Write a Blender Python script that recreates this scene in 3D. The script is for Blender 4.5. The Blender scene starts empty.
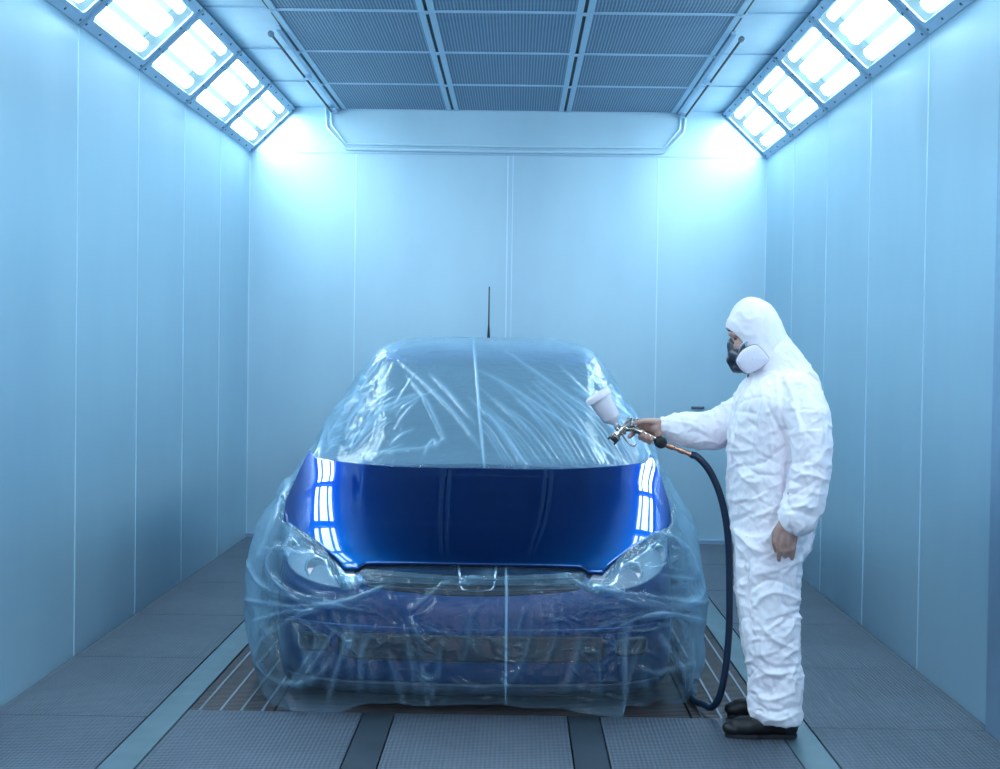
import bpy, bmesh, math, random
import numpy as np
from mathutils import Vector, Matrix, noise, kdtree
from mathutils.bvhtree import BVHTree
random.seed(7)
rng = np.random.RandomState(5)
SC = bpy.context.scene
COL = SC.collection
PI = math.pi

# ------------------------------------------------------------------ helpers
def tag(o, label=None, cat=None, group=None, kind=None):
    if label: o['label'] = label
    if cat: o['category'] = cat
    if group: o['group'] = group
    if kind: o['kind'] = kind
    return o

def empty(name, loc, label=None, cat=None, group=None):
    o = bpy.data.objects.new(name, None)
    o.empty_display_size = 0.1
    COL.objects.link(o)
    o.location = loc
    return tag(o, label, cat, group)

class MB:
    def __init__(s):
        s.v = []; s.f = []; s.uv = None
    def add(s, vs, fs):
        b = len(s.v)
        s.v += [tuple(v) for v in vs]
        s.f += [tuple(b + i for i in f) for f in fs]
        return s
    def box(s, x0, x1, y0, y1, z0, z1, M=None):
        vs = [Vector((x, y, z)) for z in (z0, z1) for y in (y0, y1) for x in (x0, x1)]
        if M is not None: vs = [M @ v for v in vs]
        return s.add(vs, [(0,2,3,1),(4,5,7,6),(0,1,5,4),(2,6,7,3),(0,4,6,2),(1,3,7,5)])
    def grid(s, P, closed_u=False, closed_v=False, flip=False):
        nu, nv = len(P), len(P[0])
        vs = [p for row in P for p in row]
        fs = []
        for i in range(nu if closed_u else nu - 1):
            for j in range(nv if closed_v else nv - 1):
                a = i*nv + j; b = ((i+1) % nu)*nv + j
                c = ((i+1) % nu)*nv + (j+1) % nv; d = i*nv + (j+1) % nv
                fs.append((a, d, c, b) if flip else (a, b, c, d))
        return s.add(vs, fs)
    def tube(s, pts, r, n=12, caps=True, flat=1.0):
        """round tube along a list of points; r a number or one per point"""
        pts = [Vector(p) for p in pts]
        rs = r if hasattr(r, '__len__') else [r]*len(pts)
        rings = []; up = None
        for i, p in enumerate(pts):
            t = (pts[min(i+1, len(pts)-1)] - pts[max(i-1, 0)]).normalized()
            if up is None:
                up = Vector((0,0,1)) if abs(t.z) < .9 else Vector((1,0,0))
            a = t.cross(up).normalized(); up = a.cross(t).normalized()
            rings.append([p + (a*math.cos(2*PI*k/n) + up*flat*math.sin(2*PI*k/n))*rs[i] for k in range(n)])
        b = len(s.v)
        s.grid(rings, closed_v=True)
        if caps:
            s.f.append(tuple(b + k for k in range(n)))
            s.f.append(tuple(b + (len(pts)-1)*n + k for k in reversed(range(n))))
        return s
    def lathe(s, prof, M=None, n=32):
        """profile of (radius, height) turned about the local z axis"""
        rows = []
        for r, h in prof:
            row = [Vector((max(r, 1e-5)*math.cos(2*PI*k/n), max(r, 1e-5)*math.sin(2*PI*k/n), h)) for k in range(n)]
            if M is not None: row = [M @ v for v in row]
            rows.append(row)
        return s.grid(rows, closed_v=True)
    def build(s, name, mat, parent=None, smooth=False, bevel=0, sub=0, angle=None):
        me = bpy.data.meshes.new(name)
        me.from_pydata([tuple(v) for v in s.v], [], s.f)
        me.validate(); me.update()
        bm = bmesh.new(); bm.from_mesh(me)
        bmesh.ops.recalc_face_normals(bm, faces=bm.faces)
        bm.to_mesh(me); bm.free()
        if mat is not None: me.materials.append(mat)
        if smooth:
            me.polygons.foreach_set('use_smooth', [True]*len(me.polygons))
            if angle: me.set_sharp_from_angle(angle=math.radians(angle))
        o = bpy.data.objects.new(name, me); COL.objects.link(o)
        if parent is not None:
            o.parent = parent
            o.matrix_parent_inverse = Matrix.Identity(4)
        if bevel:
            m = o.modifiers.new('bevel', 'BEVEL'); m.width = bevel; m.segments = 2; m.limit_method = 'ANGLE'
        if sub:
            m = o.modifiers.new('sub', 'SUBSURF'); m.levels = sub; m.render_levels = sub
        return o

def smoothstep(a, b, x):
    t = np.clip((x - a) / (b - a), 0, 1)
    return t*t*(3 - 2*t)

def spline(pts, n):
    """Catmull-Rom through pts, n samples per span"""
    P = [Vector(p) for p in pts]; out = []
    for i in range(len(P) - 1):
        p0 = P[i-1] if i else P[0]*2 - P[1]
        p1, p2 = P[i], P[i+1]
        p3 = P[i+2] if i + 2 < len(P) else P[i+1]*2 - P[i]
        for k in range(n):
            t = k / n
            out.append(0.5*((2*p1) + (p2 - p0)*t + (2*p0 - 5*p1 + 4*p2 - p3)*t*t + (3*p1 - p0 - 3*p2 + p3)*t**3))
    out.append(P[-1])
    return out

# ------------------------------------------------------------------ materials
class N:
    """short-hand for a node tree"""
    def __init__(s, name):
        s.m = bpy.data.materials.new(name); s.m.use_nodes = True
        s.t = s.m.node_tree; s.t.nodes.clear()
        s.out = s.t.nodes.new('ShaderNodeOutputMaterial')
    def n(s, kind, **kw):
        nd = s.t.nodes.new(kind)
        for k, v in kw.items():
            if k in nd.inputs: 
                if isinstance(v, bpy.types.NodeSocket): s.t.links.new(v, nd.inputs[k])
                else: nd.inputs[k].default_value = v
            else: setattr(nd, k, v)
        return nd
    def link(s, a, b): s.t.links.new(a, b)
    def ramp(s, fac, stops):
        r = s.t.nodes.new('ShaderNodeValToRGB'); s.link(fac, r.inputs[0])
        e = r.color_ramp.elements
        e[0].position, e[0].color = stops[0][0], c4(stops[0][1])
        e[1].position, e[1].color = stops[1][0], c4(stops[1][1])
        for p, c in stops[2:]:
            x = e.new(p); x.color = c4(c)
        return r.outputs[0]
    def math(s, op, a, b=0.0, clamp=False):
        nd = s.t.nodes.new('ShaderNodeMath'); nd.operation = op; nd.use_clamp = clamp
        for i, v in enumerate((a, b)):
            if isinstance(v, bpy.types.NodeSocket): s.link(v, nd.inputs[i])
            else: nd.inputs[i].default_value = v
        return nd.outputs[0]
    def coords(s, kind='Object', scale=(1,1,1)):
        tc = s.t.nodes.new('ShaderNodeTexCoord')
        mp = s.t.nodes.new('ShaderNodeMapping'); mp.inputs['Scale'].default_value = scale
        s.link(tc.outputs[kind], mp.inputs[0])
        return mp.outputs[0]
def c4(c):
    return (c, c, c, 1) if isinstance(c, (int, float)) else (*c, 1) if len(c) == 3 else c

def plain(name, col, rough=.5, metal=0.0, coat=0.0, spec=.5, var=0.04, vscale=8, bump=0.0, bscale=60, **kw):
    """principled material with a little procedural variation"""
    g = N(name)
    co = g.coords()
    nz = g.n('ShaderNodeTexNoise', Vector=co, Scale=vscale, Detail=4.0)
    c = g.ramp(nz.outputs[0], [(.3, tuple(x*(1-var) for x in col)), (.7, tuple(min(1, x*(1+var)) for x in col))])
    p = g.n('ShaderNodeBsdfPrincipled', Roughness=rough, Metallic=metal)
    g.link(c, p.inputs['Base Color'])
    p.inputs['Coat Weight'].default_value = coat
    p.inputs['Coat Roughness'].default_value = 0.03
    p.inputs['Specular IOR Level'].default_value = spec
    for k, v in kw.items(): p.inputs[k].default_value = v
    if bump:
        n2 = g.n('ShaderNodeTexNoise', Vector=co, Scale=bscale, Detail=3.0)
        b = g.n('ShaderNodeBump', Strength=bump, Distance=.01, Height=n2.outputs[0])
        g.link(b.outputs[0], p.inputs['Normal'])
    g.link(p.outputs[0], g.out.inputs[0])
    return g.m

M = {}
def wall_mat():
    g = N('painted_steel_panel')
    co = g.coords('Object', (1, 1, 1))
    nz = g.n('ShaderNodeTexNoise', Vector=g.coords('Object', (1.3, 1.3, .45)), Scale=1.6, Detail=5.0)
    c = g.ramp(nz.outputs[0], [(.3, (.39, .60, .73)), (.72, (.44, .66, .78))])
    p = g.n('ShaderNodeBsdfPrincipled', Metallic=.35)
    g.link(c, p.inputs['Base Color'])
    r = g.ramp(nz.outputs[0], [(.3, .30), (.7, .34)])
    g.link(r, p.inputs['Roughness'])
    n2 = g.n('ShaderNodeTexNoise', Vector=co, Scale=2.2, Detail=2.0)
    b = g.n('ShaderNodeBump', Strength=.12, Distance=.02, Height=n2.outputs[0])
    g.link(b.outputs[0], p.inputs['Normal'])
    g.link(p.outputs[0], g.out.inputs[0])
    return g.m
M['wall'] = wall_mat()
M['seam'] = plain('seam_strip', (.58, .80, .92), .35, .3)
M['trim'] = plain('bluish_aluminium', (.33, .50, .66), .38, .6)
M['ceil'] = plain('ceiling_panel_paint', (.43, .64, .78), .45, .1)
M['frame'] = plain('lamp_frame_paint', (.42, .62, .80), .42, .2)
M['lightmetal'] = plain('light_metal', (.44, .62, .76), .4, .4)
M['dark'] = plain('dark_slot', (.02, .03, .045), .6)
M['screw'] = plain('screw_steel', (.12, .17, .22), .4, .7)
M['reflector'] = plain('white_reflector', (.10, .15, .17), .8, .0, spec=.0)
def emis(name, col, s):
    g = N(name); e = g.n('ShaderNodeEmission', Strength=s); e.inputs[0].default_value = c4(col)
    g.link(e.outputs[0], g.out.inputs[0]); return g.m
M['tube'] = emis('fluorescent_tube_glow', (.73, .91, 1.0), 21.0)
def pane_mat():
    g = N('lamp_glass')
    t = g.n('ShaderNodeBsdfTransparent'); t.inputs[0].default_value = (.95, .985, 1, 1)
    gl = g.n('ShaderNodeBsdfGlossy', Roughness=.05)
    lw = g.n('ShaderNodeLayerWeight', Blend=.15)
    mx = g.n('ShaderNodeMixShader'); g.link(g.math('MULTIPLY', g.math('POWER', lw.outputs[1], 5.0), .6), mx.inputs[0]); g.link(t.outputs[0], mx.inputs[1]); g.link(gl.outputs[0], mx.inputs[2])
    g.link(mx.outputs[0], g.out.inputs[0]); return g.m
M['pane'] = pane_mat()
def filter_mat():
    g = N('perforated_filter_mesh')
    tc = g.n('ShaderNodeTexCoord')
    sp = g.n('ShaderNodeSeparateXYZ'); g.link(tc.outputs['Object'], sp.inputs[0])
    wx = g.math('SINE', g.math('MULTIPLY', sp.outputs[0], 2*PI/.0190))
    wy = g.math('SINE', g.math('MULTIPLY', sp.outputs[1], 2*PI/.030))
    h = g.math('ADD', g.math('MULTIPLY', wx, .5), g.math('MULTIPLY', wy, .28))
    c = g.ramp(g.math('ADD', g.math('MULTIPLY', h, .6), .5), [(.2, (.045, .095, .165)), (.85, (.24, .39, .56))])
    p = g.n('ShaderNodeBsdfPrincipled', Roughness=.45, Metallic=.25)
    g.link(c, p.inputs['Base Color'])
    b = g.n('ShaderNodeBump', Strength=.5, Distance=.004, Height=h); g.link(b.outputs[0], p.inputs['Normal'])
    g.link(p.outputs[0], g.out.inputs[0]); return g.m
M['filter'] = filter_mat()
def floor_mesh_mat(name, c0, c1, rough=.5):
    """expanded metal covering: rows of small slanted diamonds"""
    g = N(name)
    tc = g.n('ShaderNodeTexCoord')
    sp = g.n('ShaderNodeSeparateXYZ'); g.link(tc.outputs['Object'], sp.inputs[0])
    a = g.math('ADD', g.math('MULTIPLY', sp.outputs[0], 2*PI/.034), g.math('MULTIPLY', sp.outputs[1], 2*PI/.042))
    b = g.math('SUBTRACT', g.math('MULTIPLY', sp.outputs[0], 2*PI/.034), g.math('MULTIPLY', sp.outputs[1], 2*PI/.042))
    h = g.math('MULTIPLY', g.math('SINE', a), g.math('SINE', b))
    nz = g.n('ShaderNodeTexNoise', Vector=tc.outputs['Object'], Scale=1.4, Detail=6.0, Roughness=.65)
    n2 = g.n('ShaderNodeTexNoise', Vector=tc.outputs['Object'], Scale=14.0, Detail=4.0)
    f = g.math('ADD', g.math('MULTIPLY', h, .22), g.math('ADD', g.math('MULTIPLY', nz.outputs[0], .7), g.math('MULTIPLY', n2.outputs[0], .25)))
    c = g.ramp(f, [(.2, c0), (.75, c1)])
    p = g.n('ShaderNodeBsdfPrincipled', Roughness=rough, Metallic=.35)
    g.link(c, p.inputs['Base Color'])
    bp = g.n('ShaderNodeBump', Strength=.6, Distance=.006, Height=h); g.link(bp.outputs[0], p.inputs['Normal'])
    g.link(p.outputs[0], g.out.inputs[0]); return g.m
M['mesh'] = floor_mesh_mat('expanded_metal_floor', (.075, .097, .132), (.15, .18, .228))
M['strip'] = plain('floor_strip_steel', (.10, .165, .20), .42, .35, var=.15, vscale=5)
M['darkstrip'] = plain('dark_floor_strip_steel', (.05, .07, .09), .45, .35, var=.15, vscale=5)
M['grate'] = plain('dark_grate_steel', (.085, .07, .075), .5, .4, var=.2)
M['gratebar'] = plain('worn_bar_steel', (.22, .26, .31), .35, .6)
M['pit'] = plain('pit_bottom', (.02, .016, .018), .8)

# ------------------------------------------------------------------ camera
F = 1500.0
CAMZ = 1.51
cam = bpy.data.cameras.new('camera'); camo = bpy.data.objects.new('camera', cam); COL.objects.link(camo)
cam.sensor_fit = 'HORIZONTAL'; cam.sensor_width = 36; cam.lens = F/1000*36
cam.clip_start = .05; cam.clip_end = 100
yaw = math.atan(16/F); pit = -math.atan(35.5/F); roll = math.radians(.80)
fw = Vector((-math.sin(yaw)*math.cos(pit), math.cos(yaw)*math.cos(pit), math.sin(pit)))
rt = fw.cross(Vector((0,0,1))).normalized(); up = rt.cross(fw)
r2 = rt*math.cos(roll) + up*math.sin(roll); u2 = up*math.cos(roll) - rt*math.sin(roll)
camo.matrix_world = Matrix(((r2.x, u2.x, -fw.x, 0), (r2.y, u2.y, -fw.y, 0), (r2.z, u2.z, -fw.z, CAMZ), (0,0,0,1)))
SC.camera = camo
def pix(p):
    d = Vector(p) - Vector((0, 0, CAMZ)); z = d.dot(fw)
    return (500 + F*d.dot(r2)/z, 384.5 - F*d.dot(u2)/z)
def at(px, py, Y):
    """point of the plane y=Y seen at a pixel of the 1000x769 frame"""
    d = fw*F + r2*(px - 500) + u2*(384.5 - py)
    return Vector((0, 0, CAMZ)) + d*(Y/d.y)
# ------------------------------------------------------------------ room
XL, XR, YB, YF, PITCH = -2.116, 1.943, 11.8, -1.2, 1.153
ZW, ZC, DX = 3.032, 3.375, .355
FL, FR = -1.339, 1.071          # sunken middle bay of the floor
def structure(o): o['kind'] = 'structure'; return o
m = MB(); m.box(XL-.1, XL, YF, YB+.1, -.3, ZC+.1)
structure(m.build('wall_left', M['wall']))
m = MB(); m.box(XR, XR+.1, YF, YB+.1, -.3, ZC+.1)
structure(m.build('wall_right', M['wall']))
m = MB(); m.box(XL, XR, YB, YB+.1, -.3, ZC+.1)
structure(m.build('wall_back', M['wall']))
m = MB(); m.box(XL, XR, YF, YB, ZC+.012, ZC+.1)
structure(m.build('ceiling', M['ceil']))
m = MB(); m.box(XL, XR, YF, YB, -.3, -.2)
structure(m.build('floor', M['pit']))
# wall seams (thin cover strips on the joints)
k = 0
ys = [YB - PITCH*i for i in range(1, 14)]
def seam(box, mat='seam'):
    global k; k += 1
    m = MB(); m.box(*box)
    structure(m.build('trim_%d' % k, M[mat]))
for y in ys:
    if y < YF: continue
    seam((XL, XL+.003, y-.006, y+.006, 0, ZW))
    seam((XR-.003, XR, y-.006, y+.006, 0, ZW))
    seam((XL+DX, -1.42, y-.006, y+.006, ZC+.004, ZC+.013), 'trim')
    seam((1.25, XR-DX, y-.006, y+.006, ZC+.004, ZC+.013), 'trim')
for x in (-1.28, -.087, 1.094):
    seam((x-.005, x+.005, YB-.003, YB, 0, ZW))
seam((-.050, -.044, YB-.004, YB, 0, ZW))
seam((XL, XR, YB-.004, YB, ZW-.008, ZW+.004), 'trim')
seam((XL, XL+.006, YB-.006, YB, 0, ZW)); seam((XR-.006, XR, YB-.006, YB, 0, ZW))
# door jamb at the right border of the frame
m = MB(); m.box(XR-.020, XR, 6.03, 6.075, 0, ZW)
structure(m.build('trim_%d' % (k+1), M['seam'], bevel=.004))
m = MB(); m.box(XR-.035, XR, 5.55, 6.028, 0, ZW-.1)
structure(m.build('door_1', M['trim'], bevel=.004))

# ---- sloping lamp units along both walls
def lamp_unit(name, side):
    """local frame: x up the slope (0 wall edge .. W ceiling edge), y along the wall, z into the lamp"""
    root = empty(name, (0, 0, 0))
    Wd = math.hypot(DX, ZC-ZW); L = PITCH
    b0, b1 = .060, Wd-.056; a0, a1 = -L/2+.072, L/2-.072
    # frame plate with a rounded opening
    def ring(x0, x1, y0, y1, r, z, n=5):
        pts = []
        for cx, cy, s in ((x1-r, y1-r, 0), (x0+r, y1-r, 1), (x0+r, y0+r, 2), (x1-r, y0+r, 3)):
            for i in range(n+1):
                a = (s + i/n)*PI/2
                pts.append(Vector((cx + r*math.cos(a), cy + r*math.sin(a), z)))
        return pts
    m = MB()
    rings = [ring(0, Wd, -L/2, L/2, .004, .0), ring(0.004, Wd-.004, -L/2+.004, L/2-.004, .004, -.006),
             ring(b0-.014, b1+.014, a0-.014, a1+.014, .035, -.006), ring(b0-.008, b1+.008, a0-.008, a1+.008, .03, -.007),
             ring(b0, b1, a0, a1, .026, -.006), ring(b0, b1, a0, a1, .026, .002)]
    m.grid(rings, closed_v=True)
    m.build('frame', M['frame'], root)
    for q in (-L/2, L/2-.022):   # raised divider between units
        m = MB(); m.box(0, Wd, q, q+.022, -.012, .0)
        m.build('divider_rail', M['trim'], root, bevel=.003)
    m = MB(); m.grid([ring(b0-.003, b1+.003, a0-.003, a1+.003, .026, .004), ring(Wd/2-.001, Wd/2+.001, -.001, .001, .0005, .004)], closed_v=True)
    m.build('glass_pane', M['pane'], root)
    m = MB()   # open reflector box
    m.grid([ring(b0-.002, b1+.002, a0-.002, a1+.002, .026, .002), ring(b0+.006, b1-.006, a0+.006, a1-.006, .02, .085),
            ring(Wd/2-.002, Wd/2+.002, -.002, .002, .001, .085)], closed_v=True)
    m.build('reflector', M['reflector'], root)
    span = b1 - b0
    for c, w in ((.13, .088), (.45, .088), (.62, .088), (.90, .070)):
        x = b0 + span*c
        m = MB(); m.tube([(x, a0+.035, .045), (x, a1-.035, .045)], w*span/.56*.62, 12, flat=.45)
        m.build('tube', M['tube'], root)
    m = MB(); m.lathe([(.0, -.012), (.006, -.011), (.008, -.006), (.008, 0), (0, .001)], None, 8)
    s0 = m.build('screw', M['screw'], root); first_ = True
    for xx, yy in [(xx, yy) for yy in (-L/2+.05, -L/4, 0, L/4, L/2-.05) for xx in (.026, Wd-.026)] + [(xx, yy) for xx in (Wd*.33, Wd*.66) for yy in (-L/2+.044, L/2-.044)]:
        c = s0 if first_ else s0.copy()
        if not first_: COL.objects.link(c)
        first_ = False; c.location = (xx, yy, 0)
    return root
def copy_thing(root):
    r = root.copy(); COL.objects.link(r)
    for ch in list(root.children):
        c = ch.copy(); COL.objects.link(c); c.parent = r
        for g in ch.children:
            d = g.copy(); COL.objects.link(d); d.parent = c
    return r
proto = lamp_unit('ceiling_light', 1)
ORD = ['nearest the back wall', 'second from the back wall', 'third from the back wall', 'fourth from the back wall',
       'fifth from the back wall', 'sixth from the back wall']
used = False
for side in (-1, 1):
    for i in range(11):
        y = YB - PITCH*(i + .5)
        if 5 < i < 6: continue
        o = proto if not used else copy_thing(proto)
        used = True
        if side < 0:
            ex = Vector((DX, 0, ZC-ZW)).normalized(); p0 = Vector((XL, y, ZW))
            ez = Vector((-ex.z, 0, ex.x))      # up and out, into the lamp
            ey = ez.cross(ex)
        else:
            ex = Vector((-DX, 0, ZC-ZW)).normalized(); p0 = Vector((XR, y, ZW))
            ez = Vector((ex.z*1.0, 0, -ex.x)); ey = ez.cross(ex)
        o.matrix_world = Matrix(((ex.x, ey.x, ez.x, p0.x), (ex.y, ey.y, ez.y, p0.y), (ex.z, ey.z, ez.z, p0.z), (0,0,0,1)))
        wall = 'left' if side < 0 else 'right'
        if i < 5:
            tag(o, 'sloping strip light unit above the %s wall, %s' % (wall, ORD[i]), 'light', 'sloping lights along the %s wall' % wall)
        else:
            tag(o, 'sloping strip light unit high over the %s wall, outside the picture towards the viewer' % wall, 'light', 'sloping lights along the %s wall' % wall)

# ---- ceiling filters
CX = [-1.40, -.527, .354, 1.23]
def ceiling_filter(w):
    root = empty('ceiling_filter', (0, 0, 0))
    L = PITCH; g = .010
    m = MB()
    m.box(-w/2+g, -w/2+g+.036, -L/2+.003, L/2-.003, -.006, .010); m.box(w/2-g-.036, w/2-g, -L/2+.003, L/2-.003, -.006, .010)
    m.box(-w/2+g+.036, w/2-g-.036, -L/2+.003, -L/2+.020, -.006, .010); m.box(-w/2+g+.036, w/2-g-.036, L/2-.020, L/2-.003, -.006, .010)
    m.build('frame', M['lightmetal'], root, bevel=.002)
    m = MB(); m.box(-w/2+g+.03, w/2-g-.03, -L/2+.015, L/2-.015, .0, .008)
    m.build('mesh_panel', M['filter'], root)
    return root
fp = {}
COLN = ['left', 'middle', 'right']
for c in range(3):
    w = CX[c+1]-CX[c]
    for i in range(8):
        key = 'a'
        y = YB - PITCH*(i+.5)
        if key not in fp:
            o = ceiling_filter(.8767); fp[key] = o
        else: o = copy_thing(fp[key])
        o.location = ((CX[c]+CX[c+1])/2, y, ZC)
        if i < 5: tag(o, 'grey mesh ceiling filter panel in the %s column, %s' % (COLN[c], ORD[i]), 'ceiling filter', 'mesh filter panels in the ceiling')
        else: tag(o, 'grey mesh ceiling filter panel in the %s column, outside the picture towards the viewer' % COLN[c], 'ceiling filter', 'mesh filter panels in the ceiling')
# dark slots between the filter columns
for x in CX:
    seam((x-.009, x+.009, YF, YB, ZC+.006, ZC+.0115), 'dark')
# small clips bridging the slots
m = MB(); m.box(-.034, .034, -.012, .012, -.011, -.004); m.box(-.012, .012, -.03, .03, -.016, -.008)
clip0 = m.build('filter_clip', M['lightmetal'], bevel=.002)
first = True
for ci, x in enumerate(CX):
    for i in range(1, 7):
        o = clip0 if first else clip0.copy()
        if not first: COL.objects.link(o)
        first = False
        o.location = (x, YB-PITCH*i, ZC+.002)
        nm = ['far left ceiling slot', 'second ceiling slot from left', 'third ceiling slot from left', 'far right ceiling slot'][ci]
        tag(o, 'small metal clip on the %s, %s' % (nm, ORD[i-1]), 'clip', 'clips holding the ceiling filters')
# ceiling rails with dark rods
def ceiling_rod(x, side, s):
    root = empty('ceiling_rail', (x, 10.27, ZC-.01))
    m = MB(); m.box(.018*s-.016, .018*s+.016, -1.46, 1.52, -.006, .020); m.build('rail', M['trim'], root, bevel=.004)
    m = MB(); m.tube([(-.030*s, -1.42, -.022), (-.030*s, 1.5, -.022)], .0075, 10); m.build('rod', M['dark'], root)
    m = MB()
    m.lathe([(.0, -.02), (.017, -.018), (.019, 0), (.017, .018), (0, .02)], Matrix.Translation((-.030*s, -1.42, -.022)) @ Matrix.Rotation(PI/2, 4, 'X'), 14)
    m.build('end_knob', M['screw'], root)
    for q in (1.46, -.03):
        m = MB(); m.box(-.038, .012, q, q+.06, -.034, .0) if s > 0 else m.box(-.012, .038, q, q+.06, -.034, .0)
        m.build('bracket', M['trim'], root)
    return tag(root, 'dark thin rod on a ceiling rail along the %s edge of the filters' % side, 'ceiling rail', 'rails beside the ceiling filters')
ceiling_rod(-1.440, 'left', 1); ceiling_rod(1.262, 'right', -1)
# conduit on the back wall
pts = [at(326, 108, YB-.02), at(327, 127, YB-.02), at(346, 149, YB-.02), at(430, 150.5, YB-.02), at(508, 152, YB-.02),
       at(664, 153, YB-.02), at(684, 132, YB-.02), at(685.5, 113, YB-.02)]
m = MB(); m.tube(pts, .011, 10)
pts2 = [p + Vector((0, 0, .04)) if 1 < i < 6 else p + Vector((.035 if i < 4 else -.035, 0, .02)) for i, p in enumerate(pts)]
m.tube(pts2, .008, 10)
tag(m.build('wall_conduit', M['seam'], smooth=True), 'pale pair of pipes with bent ends running along the top of the back wall', 'pipe')
p = at(698, 407.5, YB-.03)
m = MB(); m.box(p.x-.05, p.x+.05, YB-.04, YB, p.z-.010, p.z+.010)
tag(m.build('wall_latch', M['screw'], bevel=.004), 'small dark latch on the back wall, just above the outstretched forearm', 'latch')

# ---- floor
def panel(name, x0, x1, y0, y1, mat, label, group, z=0.0, gap=.004):
    o = empty(name, ((x0+x1)/2, (y0+y1)/2, 0))
    w, l = (x1-x0)/2-gap, (y1-y0)/2-gap
    m = MB(); m.box(-w, w, -l, l, -.03, z)
    o2 = m.build(name, M[mat], bevel=.002)
    bpy.data.objects.remove(o)
    o2.location = ((x0+x1)/2, (y0+y1)/2, 0)
    return tag(o2, label, 'floor panel', group)
for side, (a, b) in (('left', (XL, -1.474)), ('right', (1.205, XR))):
    for i in range(0, 8):
        y1 = YB - PITCH*i; y0 = y1 - PITCH
        nm = ORD[i] if i < 6 else 'outside the picture'
        panel('floor_panel', a, b, y0, y1, 'mesh', 'grey expanded metal floor panel along the %s wall, %s' % (side, nm), 'mesh floor panels along the %s wall' % side)
for side, (a, b) in (('left', (-1.474, FL)), ('right', (FR, 1.205))):
    m = MB(); m.box(a+.002, b-.003, YF, YB, -.20, -.001)
    tag(m.build('floor_strip', M['strip'], bevel=.002), 'long smooth grey floor strip between the %s mesh panels and the bay under the car' % side, 'floor strip', 'smooth steel floor strips')
m = MB(); m.box(XL+.001, -1.474, YF, YB, -.2, -.031); m.box(1.205, XR-.001, YF, YB, -.2, -.031)
structure(m.build('trim_floor', M['pit']))
YG = 6.16
names = ['left', 'middle', 'right']
for i, (a, b) in enumerate(((FL, -.611), (-.482, .232), (.363, FR))):
    panel('floor_panel', a, b, 4.9, YG, 'mesh', 'wide mesh floor panel in front of the car, %s of the three' % names[i], 'mesh floor panels in front of the car')
    panel('floor_panel', a, b, 3.6, 4.9, 'mesh', 'wide mesh floor panel outside the picture in front of the car, %s of the three' % names[i], 'mesh floor panels in front of the car')
    panel('floor_panel', a, b, 1.0, 3.6, 'mesh', 'long mesh floor panel outside the picture nearest the viewer, %s of the three' % names[i], 'mesh floor panels in front of the car')
for nm, (a, b) in (('left', (-.611, -.482)), ('right', (.232, .363))):
    m = MB(); m.box(a+.002, b-.002, 1.0, YG-.004, -.03, -.001)
    tag(m.build('floor_strip', M['darkstrip'], bevel=.002), 'short smooth floor strip between mesh panels in front of the car, %s one' % nm, 'floor strip', 'smooth steel floor strips')
# cross strip before the back wall
seam((FL, FR, 11.333, 11.352, -.02, .0015), 'dark'); seam((XL, XR, YB-.03, YB, 0, .03), 'trim')
m = MB(); m.box(FL, FR, 11.34, YB, -.03, -.001); tag(m.build('floor_strip', M['strip']), 'grey floor strip running across the bay along the back wall', 'floor strip')
# open dark gratings under and beside the car
gi = 0
for nm, (a, b) in (('left', (FL+.004, -.99)), ('middle', (-.98, .74)), ('right', (.75, FR-.004))):
    for j, (y0, y1) in enumerate(((YG+.004, 7.9), (7.91, 9.65), (9.66, 11.33))):
        root = empty('floor_grating', ((a+b)/2, (y0+y1)/2, 0))
        w, l = (b-a)/2, (y1-y0)/2
        m = MB(); n = int((b-a)/.03)
        # cross slats
        ns = int((y1-y0)/.024)
        for q in range(ns):
            yy = -l + (q+.5)*2*l/ns
            m.box(-w, w, yy-.007, yy+.007, -.028, -.004)
        m.build('slats', M['grate'], root)
        if nm != 'middle':
            for q in range(4):
                xx = -w + (q+.5)*2*w/4
                m = MB(); m.box(xx-.0045, xx+.0045, -l, l, -.034, -.001)
                m.build('bearing_bar', M['gratebar'], root)
        else:
            m = MB(); m.box(-w, w, -l, l, -.034, -.022); m.build('shade_sheet', M['pit'], root)  # dark sheet added to give the deep shade below the car
        tag(root, 'dark slatted floor grating in the bay under the car, %s row, %s' % (nm, ['front one', 'halfway along', 'nearest the back wall'][j]), 'floor grating', 'dark gratings under the car')
# lights / world
w = bpy.data.worlds.new('world'); SC.world = w; w.use_nodes = True
bg = w.node_tree.nodes['Background']; bg.inputs[0].default_value = (.80, .80, 1, 1); bg.inputs[1].default_value = 1.25
SC.view_settings.view_transform = 'Standard'; SC.view_settings.look = 'None'
SC.view_settings.gamma = 1; SC.view_settings.exposure = 0; SC.view_settings.use_curve_mapping = False
# ------------------------------------------------------------------ car
XC = -.168
def paint_mat():
    g = N('deep_blue_car_paint')
    nz = g.n('ShaderNodeTexNoise', Vector=g.coords(), Scale=400.0, Detail=2.0)
    c = g.ramp(nz.outputs[0], [(.3, (.0002, .034, .14)), (.7, (.0004, .049, .19))])
    p = g.n('ShaderNodeBsdfPrincipled', Roughness=.30, Metallic=1.0)
    g.link(c, p.inputs['Base Color'])
    p.inputs['Coat Weight'].default_value = 1; p.inputs['Coat Roughness'].default_value = .012; p.inputs['Coat IOR'].default_value = 1.42
    p.inputs['Specular Tint'].default_value = (.04, .42, .85, 1)
    g.link(p.outputs[0], g.out.inputs[0]); return g.m
M['paint'] = paint_mat()
M['glass'] = plain('tinted_window_glass', (.03, .06, .08), .05, 0, spec=.8, var=0)
M['blackplastic'] = plain('black_plastic', (.004, .008, .020), .45, bump=.1, bscale=300)
M['rubber'] = plain('tyre_rubber', (.015, .015, .016), .75)
M['greyplastic'] = plain('dark_grey_spoiler_plastic', (.015, .03, .06), .5)
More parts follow.
